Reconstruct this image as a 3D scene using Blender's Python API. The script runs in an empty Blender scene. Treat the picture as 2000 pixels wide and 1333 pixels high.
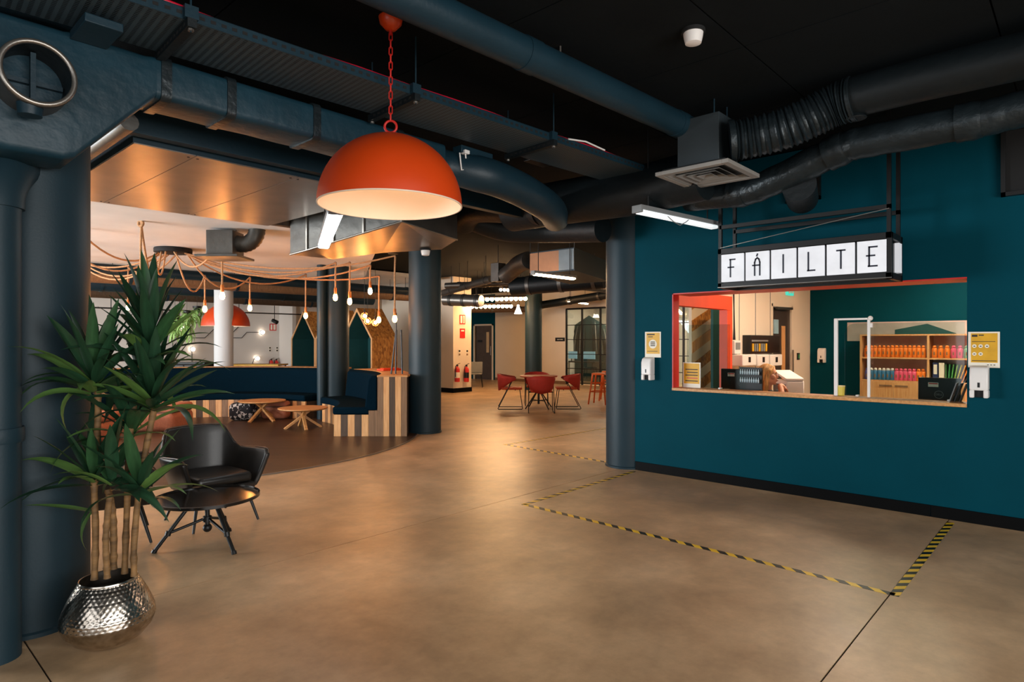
import bpy, bmesh, math, random
from mathutils import Vector, Matrix
random.seed(7)
PI = math.pi
sc = bpy.context.scene
COL = sc.collection

# ------------------------------------------------------------------ camera, light, exposure
FPX, CX, CY, HC = 1230.0, 1000.0, 666.0, 1.5          # focal length in pixels, horizon, eye height
ANG = math.radians(47.45)                              # yaw of the view to the building axes
SA, CA = math.sin(ANG), math.cos(ANG)
ZC = 3.35                                              # ceiling height of the entrance
cam_d = bpy.data.cameras.new('camera'); cam = bpy.data.objects.new('camera', cam_d); COL.objects.link(cam)
cam_d.sensor_width = 36; cam_d.lens = 36*FPX/2000; cam_d.clip_end = 200
cam.location = (0, 0, HC); cam.rotation_euler = (PI/2, 0, -ANG)
sc.camera = cam
sc.view_settings.view_transform = 'Standard'; sc.view_settings.look = 'None'
sc.view_settings.gamma = 1; sc.view_settings.use_curve_mapping = False
sc.view_settings.exposure = 0.52

world = bpy.data.worlds.new('world'); sc.world = world; world.use_nodes = True
world.node_tree.nodes['Background'].inputs[0].default_value = (0.55, 0.75, 1.0, 1)
world.node_tree.nodes['Background'].inputs[1].default_value = 0.05

def area_light(name, loc, direction, sx, sy, power, color):
    d = bpy.data.lights.new(name, 'AREA'); d.shape = 'RECTANGLE'; d.size = sx; d.size_y = sy
    d.energy = power; d.color = color
    o = bpy.data.objects.new(name, d); COL.objects.link(o); o.location = loc
    o.rotation_euler = Vector(direction).to_track_quat('-Z', 'Y').to_euler()
    return o
# daylight through the window walls: behind the camera, and along the lounge's left side
area_light('daylight_rear', (0.6, -4.0, 1.7), (0, 1, -0.3), 6.5, 2.0, 300, (0.98, 0.97, 0.95))
area_light('daylight_left_front', (-3.9, -0.6, 1.6), (1, 0, -0.1), 5.6, 2.2, 60, (0.95, 0.97, 1.0))
area_light('daylight_left_lounge', (-3.9, 10.8, 1.5), (1, 0, 0.25), 3.9, 2.2, 650, (0.90, 0.96, 1.0))
area_light('daylight_left_far', (-3.9, 17.8, 1.7), (1, 0, 0.05), 9.0, 2.4, 430, (0.90, 0.96, 1.0))

# ------------------------------------------------------------------ projection helpers (photo pixels -> places in the building)
def LD(lat, D, z=0.0):
    return Vector((D*SA + lat*CA, D*CA - lat*SA, z))
def P(px, py, D):
    return LD((px-CX)/FPX*D, D, HC + (CY-py)/FPX*D)
def Pz(px, py, z):
    D = (z-HC)*FPX/(CY-py)
    return P(px, py, D)
def PX(px, py, X):
    t = (px-CX)/FPX; return P(px, py, X/(SA+t*CA))
def PY(px, py, Y):
    t = (px-CX)/FPX; return P(px, py, Y/(CA-t*SA))

def resample(pts, n):
    pts = [Vector(p) for p in pts]; out = []; m = len(pts)-1
    for i in range(n+1):
        t = i/n*m; k = min(int(t), m-1); u = t-k
        p0, p1, p2, p3 = pts[max(k-1, 0)], pts[k], pts[k+1], pts[min(k+2, m)]
        out.append(.5*((2*p1) + (p2-p0)*u + (2*p0-5*p1+4*p2-p3)*u*u + (3*p1-p0-3*p2+p3)*u*u*u))
    return out
# ------------------------------------------------------------------ mesh builder
class MB:
    def __init__(s): s.v = []; s.f = []; s.m = []; s.cur = 0
    def add(s, vs, fs):
        b = len(s.v); s.v += [Vector(v) for v in vs]; s.f += [[b+i for i in f] for f in fs]; s.m += [s.cur]*len(fs); return s
    def box(s, x0, x1, y0, y1, z0, z1):
        vs = [(x, y, z) for z in (z0, z1) for x, y in ((x0, y0), (x1, y0), (x1, y1), (x0, y1))]
        return s.add(vs, [(3,2,1,0), (4,5,6,7), (0,1,5,4), (1,2,6,5), (2,3,7,6), (3,0,4,7)])
    def obox(s, c, size, rot=None):
        M = rot if rot is not None else Matrix.Identity(3)
        c = Vector(c); hx, hy, hz = [k/2 for k in size]
        vs = [c + M @ Vector((x, y, z)) for z in (-hz, hz) for x, y in ((-hx,-hy), (hx,-hy), (hx,hy), (-hx,hy))]
        return s.add(vs, [(3,2,1,0), (4,5,6,7), (0,1,5,4), (1,2,6,5), (2,3,7,6), (3,0,4,7)])
    def bar(s, a, b, w, h, up=(0,0,1)):
        a, b = Vector(a), Vector(b); d = (b-a).normalized(); u = Vector(up)
        if abs(d.dot(u)) > .98: u = Vector((1,0,0))
        r = d.cross(u).normalized(); u = r.cross(d)
        vs = [p + r*x*w/2 + u*y*h/2 for p in (a, b) for x, y in ((-1,-1), (1,-1), (1,1), (-1,1))]
        return s.add(vs, [(3,2,1,0), (4,5,6,7), (0,1,5,4), (1,2,6,5), (2,3,7,6), (3,0,4,7)])
    def tube(s, pts, r, n=8, closed=False, caps=True):
        pts = [Vector(p) for p in pts]; k = len(pts)
        rs = r if isinstance(r, (list, tuple)) else [r]*k
        rings = []; prev = None
        for i, p in enumerate(pts):
            if closed: t = pts[(i+1) % k] - pts[i-1]
            else: t = pts[min(i+1, k-1)] - pts[max(i-1, 0)]
            t = t.normalized() if t.length > 1e-9 else Vector((0,0,1))
            if prev is None:
                a = Vector((0,0,1)) if abs(t.z) < .9 else Vector((1,0,0)); u = t.cross(a).normalized()
            else:
                u = (prev - t*prev.dot(t)); u = u.normalized() if u.length > 1e-6 else t.orthogonal().normalized()
            prev = u; w = t.cross(u)
            rings.append([p + (u*math.cos(2*PI*j/n) + w*math.sin(2*PI*j/n))*rs[i] for j in range(n)])
        fs = []
        for i in range(k if closed else k-1):
            a, b = i*n, ((i+1) % k)*n
            for j in range(n): fs.append((a+j, a+(j+1) % n, b+(j+1) % n, b+j))
        if caps and not closed: fs += [tuple(range(n-1, -1, -1)), tuple(range((k-1)*n, k*n))]
        return s.add([v for rg in rings for v in rg], fs)
    def cyl(s, a, b, r0, r1=None, n=16, caps=True):
        return s.tube([a, b], [r0, r0 if r1 is None else r1], n, caps=caps)
    def lathe(s, prof, c=(0,0,0), n=32, cap0=True, cap1=True, fn=None):
        c = Vector(c); vs = []
        for i, (r, z) in enumerate(prof):
            for j in range(n):
                a = 2*PI*j/n; rr = r if fn is None else fn(r, z, a)
                vs.append(c + Vector((rr*math.cos(a), rr*math.sin(a), z)))
        fs = []
        for i in range(len(prof)-1):
            for j in range(n): fs.append((i*n+j, i*n+(j+1) % n, (i+1)*n+(j+1) % n, (i+1)*n+j))
        if cap0: fs.append(tuple(range(n-1, -1, -1)))
        if cap1: fs.append(tuple(range((len(prof)-1)*n, len(prof)*n)))
        return s.add(vs, fs)
    def prism(s, poly, vec):
        poly = [Vector(p) for p in poly]; vec = Vector(vec); n = len(poly)
        vs = poly + [p+vec for p in poly]
        fs = [tuple(range(n-1, -1, -1)), tuple(range(n, 2*n))] + [(i, (i+1) % n, n+(i+1) % n, n+i) for i in range(n)]
        return s.add(vs, fs)
    def sphere(s, c, r, n=14, m=9, sc=(1,1,1)):
        c = Vector(c); vs = [c+Vector((0,0,-r*sc[2]))]
        for i in range(1, m):
            t = -PI/2 + PI*i/m
            for j in range(n):
                a = 2*PI*j/n; vs.append(c + Vector((r*sc[0]*math.cos(t)*math.cos(a), r*sc[1]*math.cos(t)*math.sin(a), r*sc[2]*math.sin(t))))
        vs.append(c+Vector((0,0,r*sc[2]))); last = len(vs)-1
        fs = [(0, 1+(j+1) % n, 1+j) for j in range(n)]
        for i in range(m-2):
            for j in range(n): fs.append((1+i*n+j, 1+i*n+(j+1) % n, 1+(i+1)*n+(j+1) % n, 1+(i+1)*n+j))
        b = 1+(m-2)*n
        fs += [(b+j, b+(j+1) % n, last) for j in range(n)]
        return s.add(vs, fs)
    def torus(s, c, R, r, axis=(0,0,1), n=20, k=8, sc=(1,1)):
        ax = Vector(axis).normalized(); u = ax.orthogonal().normalized(); w = ax.cross(u); c = Vector(c)
        return s.tube([c + u*R*sc[0]*math.cos(2*PI*i/n) + w*R*sc[1]*math.sin(2*PI*i/n) for i in range(n)], r, k, closed=True)
    def arc(s, r0, r1, a0, a1, z0, z1, n=24, c=(0,0)):
        """solid ring sector"""
        vs = []
        for i in range(n+1):
            a = a0 + (a1-a0)*i/n; ca, sa = math.cos(a), math.sin(a)
            vs += [(c[0]+r0*ca, c[1]+r0*sa, z0), (c[0]+r1*ca, c[1]+r1*sa, z0), (c[0]+r1*ca, c[1]+r1*sa, z1), (c[0]+r0*ca, c[1]+r0*sa, z1)]
        fs = [(0,1,2,3), (4*n+3, 4*n+2, 4*n+1, 4*n)]
        for i in range(n):
            for j in range(4): fs.append((4*i+j, 4*(i+1)+j, 4*(i+1)+(j+1) % 4, 4*i+(j+1) % 4))
        return s.add(vs, fs)
    def mesh(s, name):
        me = bpy.data.meshes.new(name); me.from_pydata([tuple(v) for v in s.v], [], s.f)
        bm = bmesh.new(); bm.from_mesh(me); bmesh.ops.recalc_face_normals(bm, faces=bm.faces); bm.to_mesh(me); bm.free()
        if any(s.m): me.polygons.foreach_set('material_index', s.m)
        me.update(); return me
    def build(s, name, mat, parent=None, smooth=False, bevel=0, world=False, seg=2, subd=0):
        if world and parent is not None:
            Mi = XF[parent.name].inverted(); s.v = [Mi @ v for v in s.v]
        me = s.mesh(name)
        for m in (mat if isinstance(mat, (list, tuple)) else [mat]): me.materials.append(m)
        if smooth:
            me.shade_smooth(); me.set_sharp_from_angle(angle=math.radians(smooth if smooth is not True else 40))
        o = bpy.data.objects.new(name, me); COL.objects.link(o)
        if parent is not None: o.parent = parent
        if bevel:
            b = o.modifiers.new('bevel', 'BEVEL'); b.width = bevel; b.segments = seg; b.limit_method = 'ANGLE'; b.angle_limit = math.radians(40)
            if not smooth: me.shade_smooth(); me.set_sharp_from_angle(angle=math.radians(40))
        if subd:
            d = o.modifiers.new('sub', 'SUBSURF'); d.levels = subd; d.render_levels = subd
        XF[o.name] = (XF[parent.name] if parent is not None else Matrix.Identity(4))
        return o
XF = {}
def tag(o, label, cat, group=None, kind=None):
    o['label'] = label; o['category'] = cat
    if group: o['group'] = group
    if kind: o['kind'] = kind
    return o
def thing(name, label, cat, loc=(0,0,0), rotz=0.0, group=None):
    o = bpy.data.objects.new(name, None); COL.objects.link(o)
    o.empty_display_size = .1; o.location = loc; o.rotation_euler = (0, 0, rotz)
    XF[o.name] = Matrix.Translation(Vector(loc)) @ Matrix.Rotation(rotz, 4, 'Z')
    tag(o, label, cat, group); return o
def struct(o, label=None, cat=None):
    o['kind'] = 'structure'
    if label: o['label'] = label
    if cat: o['category'] = cat
    return o
def dup(root, loc, rotz=None, label=None):
    r = root.copy(); COL.objects.link(r); r.location = loc
    if rotz is not None: r.rotation_euler = (0, 0, rotz)
    if label: r['label'] = label
    for ch in list(root.children):
        c = ch.copy(); COL.objects.link(c); c.parent = r
        for g in list(ch.children):
            d = g.copy(); COL.objects.link(d); d.parent = c
    return r

# ------------------------------------------------------------------ materials
def lin(c):
    if isinstance(c, str):
        c = [int(c[i:i+2], 16)/255 for i in (0, 2, 4)]
    return tuple(((x/12.92) if x <= .04045 else ((x+.055)/1.055)**2.4) for x in c)
def new_mat(name):
    m = bpy.data.materials.new(name); m.use_nodes = True; nt = m.node_tree
    return m, nt, nt.nodes['Principled BSDF']
def nd(nt, typ, **kw):
    n = nt.nodes.new(typ)
    for k, v in kw.items():
        if k.startswith('i_'):
            key = k[2:]; key = int(key) if key.isdigit() else key
            n.inputs[key].default_value = v
        else: setattr(n, k, v)
    return n
def ramp(nt, stops, interp='LINEAR'):
    r = nt.nodes.new('ShaderNodeValToRGB'); cr = r.color_ramp; cr.interpolation = interp
    while len(cr.elements) < len(stops): cr.elements.new(.5)
    for e, (p, c) in zip(cr.elements, stops): e.position = p; e.color = (*c[:3], 1)
    return r
def mat(name, col, rough=.5, metal=0.0, var=.1, scale=6.0, bump=0.0, bscale=60.0, emit=None, estr=0.0, trans=0.0, spec=.5, stretch=(1,1,1), coat=0.0):
    m, nt, b = new_mat(name); L = nt.links; c = lin(col)
    tc = nd(nt, 'ShaderNodeTexCoord'); mp = nd(nt, 'ShaderNodeMapping'); mp.inputs['Scale'].default_value = stretch
    L.new(tc.outputs['Object'], mp.inputs[0])
    n = nd(nt, 'ShaderNodeTexNoise'); n.inputs['Scale'].default_value = scale; n.inputs['Detail'].default_value = 4
    L.new(mp.outputs[0], n.inputs['Vector'])
    r = ramp(nt, [(.3, tuple(x*(1-var) for x in c)), (.7, tuple(min(1, x*(1+var)) for x in c))])
    L.new(n.outputs['Fac'], r.inputs[0]); L.new(r.outputs[0], b.inputs['Base Color'])
    b.inputs['Roughness'].default_value = rough; b.inputs['Metallic'].default_value = metal
    b.inputs['Specular IOR Level'].default_value = spec
    if coat: b.inputs['Coat Weight'].default_value = coat; b.inputs['Coat Roughness'].default_value = .15
    if trans: b.inputs['Transmission Weight'].default_value = trans; b.inputs['IOR'].default_value = 1.45
    if bump:
        n2 = nd(nt, 'ShaderNodeTexNoise'); n2.inputs['Scale'].default_value = bscale; n2.inputs['Detail'].default_value = 3
        L.new(mp.outputs[0], n2.inputs['Vector'])
        bp = nd(nt, 'ShaderNodeBump'); bp.inputs['Strength'].default_value = bump; bp.inputs['Distance'].default_value = .01
        L.new(n2.outputs['Fac'], bp.inputs['Height']); L.new(bp.outputs[0], b.inputs['Normal'])
    if emit is not None:
        b.inputs['Emission Color'].default_value = (*lin(emit), 1); b.inputs['Emission Strength'].default_value = estr
    return m
def wood(name, c0, c1, rough=.5, axis='Z', scale=3.0, stretch=14.0):
    """grain running along the given axis"""
    m, nt, b = new_mat(name); L = nt.links
    tc = nd(nt, 'ShaderNodeTexCoord'); mp = nd(nt, 'ShaderNodeMapping')
    mp.inputs['Scale'].default_value = tuple(1.0 if a == axis else stretch for a in 'XYZ')
    L.new(tc.outputs['Object'], mp.inputs[0])
    n = nd(nt, 'ShaderNodeTexNoise'); n.inputs['Scale'].default_value = scale; n.inputs['Detail'].default_value = 6; n.inputs['Distortion'].default_value = .6
    L.new(mp.outputs[0], n.inputs['Vector'])
    r = ramp(nt, [(.3, lin(c0)), (.7, lin(c1))]); L.new(n.outputs['Fac'], r.inputs[0]); L.new(r.outputs[0], b.inputs['Base Color'])
    b.inputs['Roughness'].default_value = rough
    bp = nd(nt, 'ShaderNodeBump'); bp.inputs['Strength'].default_value = .12; bp.inputs['Distance'].default_value = .004
    L.new(n.outputs['Fac'], bp.inputs['Height']); L.new(bp.outputs[0], b.inputs['Normal'])
    return m
def glass_mat(name, tint='E8F2F0', rough=.02, gloss=.12):
    """thin clear sheet: mostly see-through with a mirror share that grows at grazing angles"""
    m = bpy.data.materials.new(name); m.use_nodes = True; nt = m.node_tree; nt.nodes.clear(); L = nt.links
    o = nd(nt, 'ShaderNodeOutputMaterial'); mx = nd(nt, 'ShaderNodeMixShader'); t = nd(nt, 'ShaderNodeBsdfTransparent'); g = nd(nt, 'ShaderNodeBsdfGlossy')
    n = nd(nt, 'ShaderNodeTexNoise'); n.inputs['Scale'].default_value = 2.0
    r = ramp(nt, [(.3, tuple(x*.97 for x in lin(tint))), (.7, lin(tint))]); L.new(n.outputs['Fac'], r.inputs[0]); L.new(r.outputs[0], t.inputs[0])
    g.inputs['Roughness'].default_value = rough
    fr = nd(nt, 'ShaderNodeFresnel'); fr.inputs[0].default_value = 1.5
    ad = nd(nt, 'ShaderNodeMath', operation='MULTIPLY_ADD'); L.new(fr.outputs[0], ad.inputs[0]); ad.inputs[1].default_value = 1.0; ad.inputs[2].default_value = gloss-.04
    L.new(ad.outputs[0], mx.inputs[0]); L.new(t.outputs[0], mx.inputs[1]); L.new(g.outputs[0], mx.inputs[2]); L.new(mx.outputs[0], o.inputs[0])
    return m

M = {}
# polished concrete
def concrete():
    m, nt, b = new_mat('polished_concrete'); L = nt.links
    tc = nd(nt, 'ShaderNodeTexCoord')
    n1 = nd(nt, 'ShaderNodeTexNoise'); n1.inputs['Scale'].default_value = 1.3; n1.inputs['Detail'].default_value = 6; n1.inputs['Roughness'].default_value = .62
    n2 = nd(nt, 'ShaderNodeTexNoise'); n2.inputs['Scale'].default_value = 7; n2.inputs['Detail'].default_value = 8; n2.inputs['Roughness'].default_value = .7
    n3 = nd(nt, 'ShaderNodeTexVoronoi'); n3.inputs['Scale'].default_value = 2.2
    for n in (n1, n2, n3): L.new(tc.outputs['Object'], n.inputs['Vector'])
    r1 = ramp(nt, [(.30, lin('A88A68')), (.5, lin('C4A27C')), (.70, lin('DCBA92'))])
    L.new(n1.outputs['Fac'], r1.inputs[0])
    r2 = ramp(nt, [(.35, (.62,)*3), (.62, (1,)*3)]); L.new(n2.outputs['Fac'], r2.inputs[0])
    mx = nd(nt, 'ShaderNodeMix', data_type='RGBA', blend_type='MULTIPLY'); mx.inputs['Factor'].default_value = .5
    L.new(r1.outputs[0], mx.inputs['A']); L.new(r2.outputs[0], mx.inputs['B'])
    r3 = ramp(nt, [(.0, (.35,)*3), (.035, (1,)*3)]); L.new(n3.outputs['Distance'], r3.inputs[0])
    mx2 = nd(nt, 'ShaderNodeMix', data_type='RGBA', blend_type='MULTIPLY'); mx2.inputs['Factor'].default_value = .5
    L.new(mx.outputs['Result'], mx2.inputs['A']); L.new(r3.outputs[0], mx2.inputs['B'])
    L.new(mx2.outputs['Result'], b.inputs['Base Color'])
    rr = nd(nt, 'ShaderNodeMapRange'); rr.inputs['To Min'].default_value = .26; rr.inputs['To Max'].default_value = .46; L.new(n2.outputs['Fac'], rr.inputs['Value']); L.new(rr.outputs[0], b.inputs['Roughness'])
    bp = nd(nt, 'ShaderNodeBump'); bp.inputs['Strength'].default_value = .05; bp.inputs['Distance'].default_value = .01; L.new(n2.outputs['Fac'], bp.inputs['Height']); L.new(bp.outputs[0], b.inputs['Normal'])
    return m
M['concrete'] = concrete()
M['joint'] = mat('floor_joint', '2A241E', .9)
M['teal'] = mat('teal_paint', '003D4A', .65, spec=.06, var=.06, scale=2, bump=.08, bscale=180)
M['teal_dark'] = mat('teal_booth', '0E4A4C', .7, var=.08)
M['col_paint'] = mat('column_paint', '1A2F38', .5, spec=.3, var=.08, scale=2, bump=.06, bscale=90)
M['duct'] = mat('duct_paint', '14323E', .45, spec=.35, var=.16, scale=5, bump=.5, bscale=14)
M['duct_smooth'] = mat('duct_paint_smooth', '122B36', .45, spec=.35, var=.1, scale=4, bump=.12, bscale=40)
M['duct_dark'] = mat('duct_paint_dark', '10171A', .5, spec=.3, var=.15, scale=5, bump=.4, bscale=18)
M['foil'] = mat('foil_wrap', '20292D', .38, .35, var=.25, scale=7, bump=.9, bscale=16)
M['steel'] = mat('galvanised_steel', '9A948C', .33, .85, var=.14, scale=3, bump=.06, bscale=8)
M['steel_dull'] = mat('dull_steel', '5A5854', .42, .7, var=.2, scale=4, bump=.35, bscale=10)
M['ceil_dark'] = mat('dark_ceiling', '0B1012', .9, spec=.15, var=.2, scale=1.5, bump=.2, bscale=25)
M['ceil_white'] = mat('white_ceiling', 'DEDEDC', .85, var=.08, scale=1.2)
M['white_wall'] = mat('white_wall', 'D9D3CC', .8, var=.03, scale=1)
M['cream'] = mat('cream_wall', 'E0D2BE', .75, var=.03, scale=1)
M['black'] = mat('black_metal', '0C0D0E', .45, var=.2)
M['black_matte'] = mat('black_matte', '0A0B0C', .8, var=.2)
M['base_black'] = mat('skirting_black', '050607', .6, spec=.1, var=.2)
M['orange'] = mat('orange_lacquer', 'D2430F', .38, var=.05, scale=3, coat=.2)
M['orange_red'] = mat('orange_red_paint', 'E0451A', .5, var=.05)
M['red'] = mat('red_paint', 'C8231A', .45, var=.06)
M['white_pl'] = mat('white_plastic', 'E6E2DE', .4, var=.03)
M['shade_in'] = mat('shade_white', 'F2DCC4', .55, var=.02)
M['grey_pl'] = mat('grey_plastic', '7C7E7E', .5, var=.05)
M['paper'] = mat('paper_white', 'E9E2D2', .6, var=.03)
M['yellow'] = mat('yellow_print', 'D8A31C', .5, var=.12, scale=9)
M['ink'] = mat('dark_ink', '2A2420', .6)
M['led'] = mat('led_tube', 'FFFFFF', .4, emit='F4FAFF', estr=9)
M['led_dim'] = mat('led_tube_dim', 'FFFFFF', .4, emit='E8F2F4', estr=.6)
M['led_warm'] = mat('led_warm', 'FFE8D0', .4, emit='FFD2A0', estr=40)
M['bulb'] = mat('filament_bulb', 'FFD9A0', .3, emit='FFA050', estr=88)
M['bulb_far'] = mat('marquee_bulb', 'FFE2B8', .3, emit='FFC88C', estr=90)
M['globe'] = mat('globe_bulb', 'FFF0E0', .3, emit='FFE9D2', estr=7)
M['wood'] = wood('oak', 'B07A45', 'D29B60', .45, 'X')
M['wood_z'] = wood('oak_upright', 'C08A52', 'DBA66C', .5, 'Z')
M['wood_light'] = wood('plank_light', 'C38B55', 'E0AE78', .5, 'Z')
M['wood_mid'] = wood('plank_mid', '6E5138', '8C6A4B', .55, 'Z')
M['wood_dark'] = wood('plank_dark', '3E2F24', '57422F', .55, 'Z')
M['navy'] = mat('navy_fabric', '041722', .95, spec=.03, var=.12, scale=30, bump=.25, bscale=260)
M['leather'] = mat('black_leather', '1E1B18', .38, var=.4, scale=6, bump=.05, bscale=140)
M['table_top'] = mat('dark_table_top', '1A1816', .14, var=.25, scale=3, stretch=(1, 6, 1))
M['rope'] = mat('rope_tan', 'B98A60', .85, var=.25, scale=60, bump=.5, bscale=160)
M['copper'] = mat('bulb_holder', 'C97838', .4, .3, var=.1)
M['pink'] = mat('rose_fabric', 'A8674C', .85, var=.12, scale=40, bump=.25, bscale=220)
M['leaf'] = mat('leaf_green', '2E5230', .42, var=.35, scale=7, stretch=(6, 1, 1))
M['leaf2'] = mat('leaf_deep_green', '1F4029', .42, var=.35, scale=7, stretch=(6, 1, 1))
M['leaf3'] = mat('leaf_bright_green', '56783A', .42, var=.3, scale=7, stretch=(6, 1, 1))
M['fern'] = mat('hanging_green', 'A4CC78', .6, var=.3, scale=20)
M['cane'] = mat('cane', '7C5C36', .7, var=.6, scale=7, bump=.5, bscale=16, stretch=(.7, .7, 3.5))
M['soil'] = mat('soil', '1C1510', .95, var=.4, scale=40, bump=.6)
M['glass'] = glass_mat('clear_glass')
M['plexi'] = glass_mat('acrylic_sheet', 'EAF4F2', .03, .035)
M['osb'] = None
def osb():
    m, nt, b = new_mat('strand_board'); L = nt.links
    tc = nd(nt, 'ShaderNodeTexCoord'); v = nd(nt, 'ShaderNodeTexVoronoi'); v.inputs['Scale'].default_value = 26
    mp = nd(nt, 'ShaderNodeMapping'); mp.inputs['Scale'].default_value = (1, 1, .5); L.new(tc.outputs['Object'], mp.inputs[0]); L.new(mp.outputs[0], v.inputs['Vector'])
    r = ramp(nt, [(0, lin('8A5520')), (.4, lin('B97A34')), (.75, lin('CE9348')), (1, lin('9C6428'))])
    sp = nd(nt, 'ShaderNodeSeparateColor'); L.new(v.outputs['Color'], sp.inputs[0]); L.new(sp.outputs[0], r.inputs[0])
    L.new(r.outputs[0], b.inputs['Base Color']); b.inputs['Roughness'].default_value = .7
    return m
M['osb'] = osb()
def hazard():
    m, nt, b = new_mat('hazard_tape'); L = nt.links
    tc = nd(nt, 'ShaderNodeTexCoord'); s = nd(nt, 'ShaderNodeSeparateXYZ'); L.new(tc.outputs['Object'], s.inputs[0])
    a = nd(nt, 'ShaderNodeMath', operation='ADD'); L.new(s.outputs['X'], a.inputs[0]); L.new(s.outputs['Y'], a.inputs[1])
    d = nd(nt, 'ShaderNodeMath', operation='DIVIDE'); L.new(a.outputs[0], d.inputs[0]); d.inputs[1].default_value = .13
    f = nd(nt, 'ShaderNodeMath', operation='FRACT'); L.new(d.outputs[0], f.inputs[0])
    r = ramp(nt, [(0, lin('F2C62A')), (.5, lin('0D0C0A'))], 'CONSTANT'); L.new(f.outputs[0], r.inputs[0])
    L.new(r.outputs[0], b.inputs['Base Color']); b.inputs['Roughness'].default_value = .35
    return m
M['hazard'] = hazard()
def perforated():
    m, nt, b = new_mat('perforated_tray'); L = nt.links
    tc = nd(nt, 'ShaderNodeTexCoord'); s = nd(nt, 'ShaderNodeSeparateXYZ'); L.new(tc.outputs['Object'], s.inputs[0])
    def frac(sock, k, off=None):
        d = nd(nt, 'ShaderNodeMath', operation='MULTIPLY'); L.new(sock, d.inputs[0]); d.inputs[1].default_value = k
        f = nd(nt, 'ShaderNodeMath', operation='FRACT'); L.new(d.outputs[0], f.inputs[0])
        c = nd(nt, 'ShaderNodeMath', operation='GREATER_THAN'); L.new(f.outputs[0], c.inputs[0]); c.inputs[1].default_value = .5
        return c
    fx, fy = frac(s.outputs['X'], 28), frac(s.outputs['Y'], 55)
    mu = nd(nt, 'ShaderNodeMath', operation='MULTIPLY'); L.new(fx.outputs[0], mu.inputs[0]); L.new(fy.outputs[0], mu.inputs[1])
    r = ramp(nt, [(0, lin('3A4A52')), (1, lin('06080A'))]); L.new(mu.outputs[0], r.inputs[0]); L.new(r.outputs[0], b.inputs['Base Color'])
    b.inputs['Roughness'].default_value = .5; b.inputs['Metallic'].default_value = .2
    return m
M['perf'] = perforated()
def pattern():
    m, nt, b = new_mat('black_white_weave'); L = nt.links
    tc = nd(nt, 'ShaderNodeTexCoord'); c = nd(nt, 'ShaderNodeTexChecker'); c.inputs['Scale'].default_value = 14
    mp = nd(nt, 'ShaderNodeMapping'); mp.inputs['Rotation'].default_value = (.5, .3, .78); L.new(tc.outputs['Object'], mp.inputs[0]); L.new(mp.outputs[0], c.inputs['Vector'])
    c.inputs['Color1'].default_value = (*lin('15151A'), 1); c.inputs['Color2'].default_value = (*lin('B9B6B4'), 1)
    n = nd(nt, 'ShaderNodeTexNoise'); n.inputs['Scale'].default_value = 9; L.new(mp.outputs[0], n.inputs['Vector'])
    g = nd(nt, 'ShaderNodeMath', operation='GREATER_THAN'); L.new(n.outputs['Fac'], g.inputs[0]); g.inputs[1].default_value = .52
    mx = nd(nt, 'ShaderNodeMix', data_type='RGBA'); L.new(g.outputs[0], mx.inputs['Factor']); L.new(c.outputs['Color'], mx.inputs['A']); mx.inputs['B'].default_value = (*lin('1A1A20'), 1)
    L.new(mx.outputs['Result'], b.inputs['Base Color']); b.inputs['Roughness'].default_value = .85
    return m
M['pattern'] = pattern()
def wood_floor():
    m, nt, b = new_mat('dark_wood_floor'); L = nt.links
    tc = nd(nt, 'ShaderNodeTexCoord'); br = nd(nt, 'ShaderNodeTexBrick'); br.inputs['Scale'].default_value = 1
    br.inputs['Brick Width'].default_value = 1.2; br.inputs['Row Height'].default_value = .12; br.inputs['Mortar Size'].default_value = .002
    br.inputs['Color1'].default_value = (*lin('3E2A1B'), 1); br.inputs['Color2'].default_value = (*lin('503824'), 1); br.inputs['Mortar'].default_value = (*lin('2A1E15'), 1)
    L.new(tc.outputs['Object'], br.inputs['Vector'])
    n = nd(nt, 'ShaderNodeTexNoise'); n.inputs['Scale'].default_value = 3; n.inputs['Detail'].default_value = 6
    mp = nd(nt, 'ShaderNodeMapping'); mp.inputs['Scale'].default_value = (1, 10, 1); L.new(tc.outputs['Object'], mp.inputs[0]); L.new(mp.outputs[0], n.inputs['Vector'])
    r = ramp(nt, [(.3, (.65,)*3), (.7, (1.1,)*3)]); L.new(n.outputs['Fac'], r.inputs[0])
    mx = nd(nt, 'ShaderNodeMix', data_type='RGBA', blend_type='MULTIPLY'); mx.inputs['Factor'].default_value = 1
    L.new(br.outputs['Color'], mx.inputs['A']); L.new(r.outputs[0], mx.inputs['B']); L.new(mx.outputs['Result'], b.inputs['Base Color'])
    b.inputs['Roughness'].default_value = .36
    return m
M['wood_floor'] = wood_floor()
# ================================================================== STRUCTURE
XW = 6.38                                     # face of the teal reception wall
# floor: slabs with sawn joints
fl = struct(MB().box(-4, 21, -6.5, 23.2, -.12, -.008).build('floor', M['joint']), 'polished brown grey concrete floor with thin sawn joints', 'floor')
YJ = Pz(1735, 1165, 0).y
for x0, x1 in ((-4, .67), (.67, 21)):
    for y0, y1 in ((-6.5, YJ), (YJ, 4.06), (4.06, 23.2)):
        MB().box(x0+.004, x1-.004, y0+.004, y1-.004, -.1, 0).build('floor_slab', M['concrete'], fl)
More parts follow.
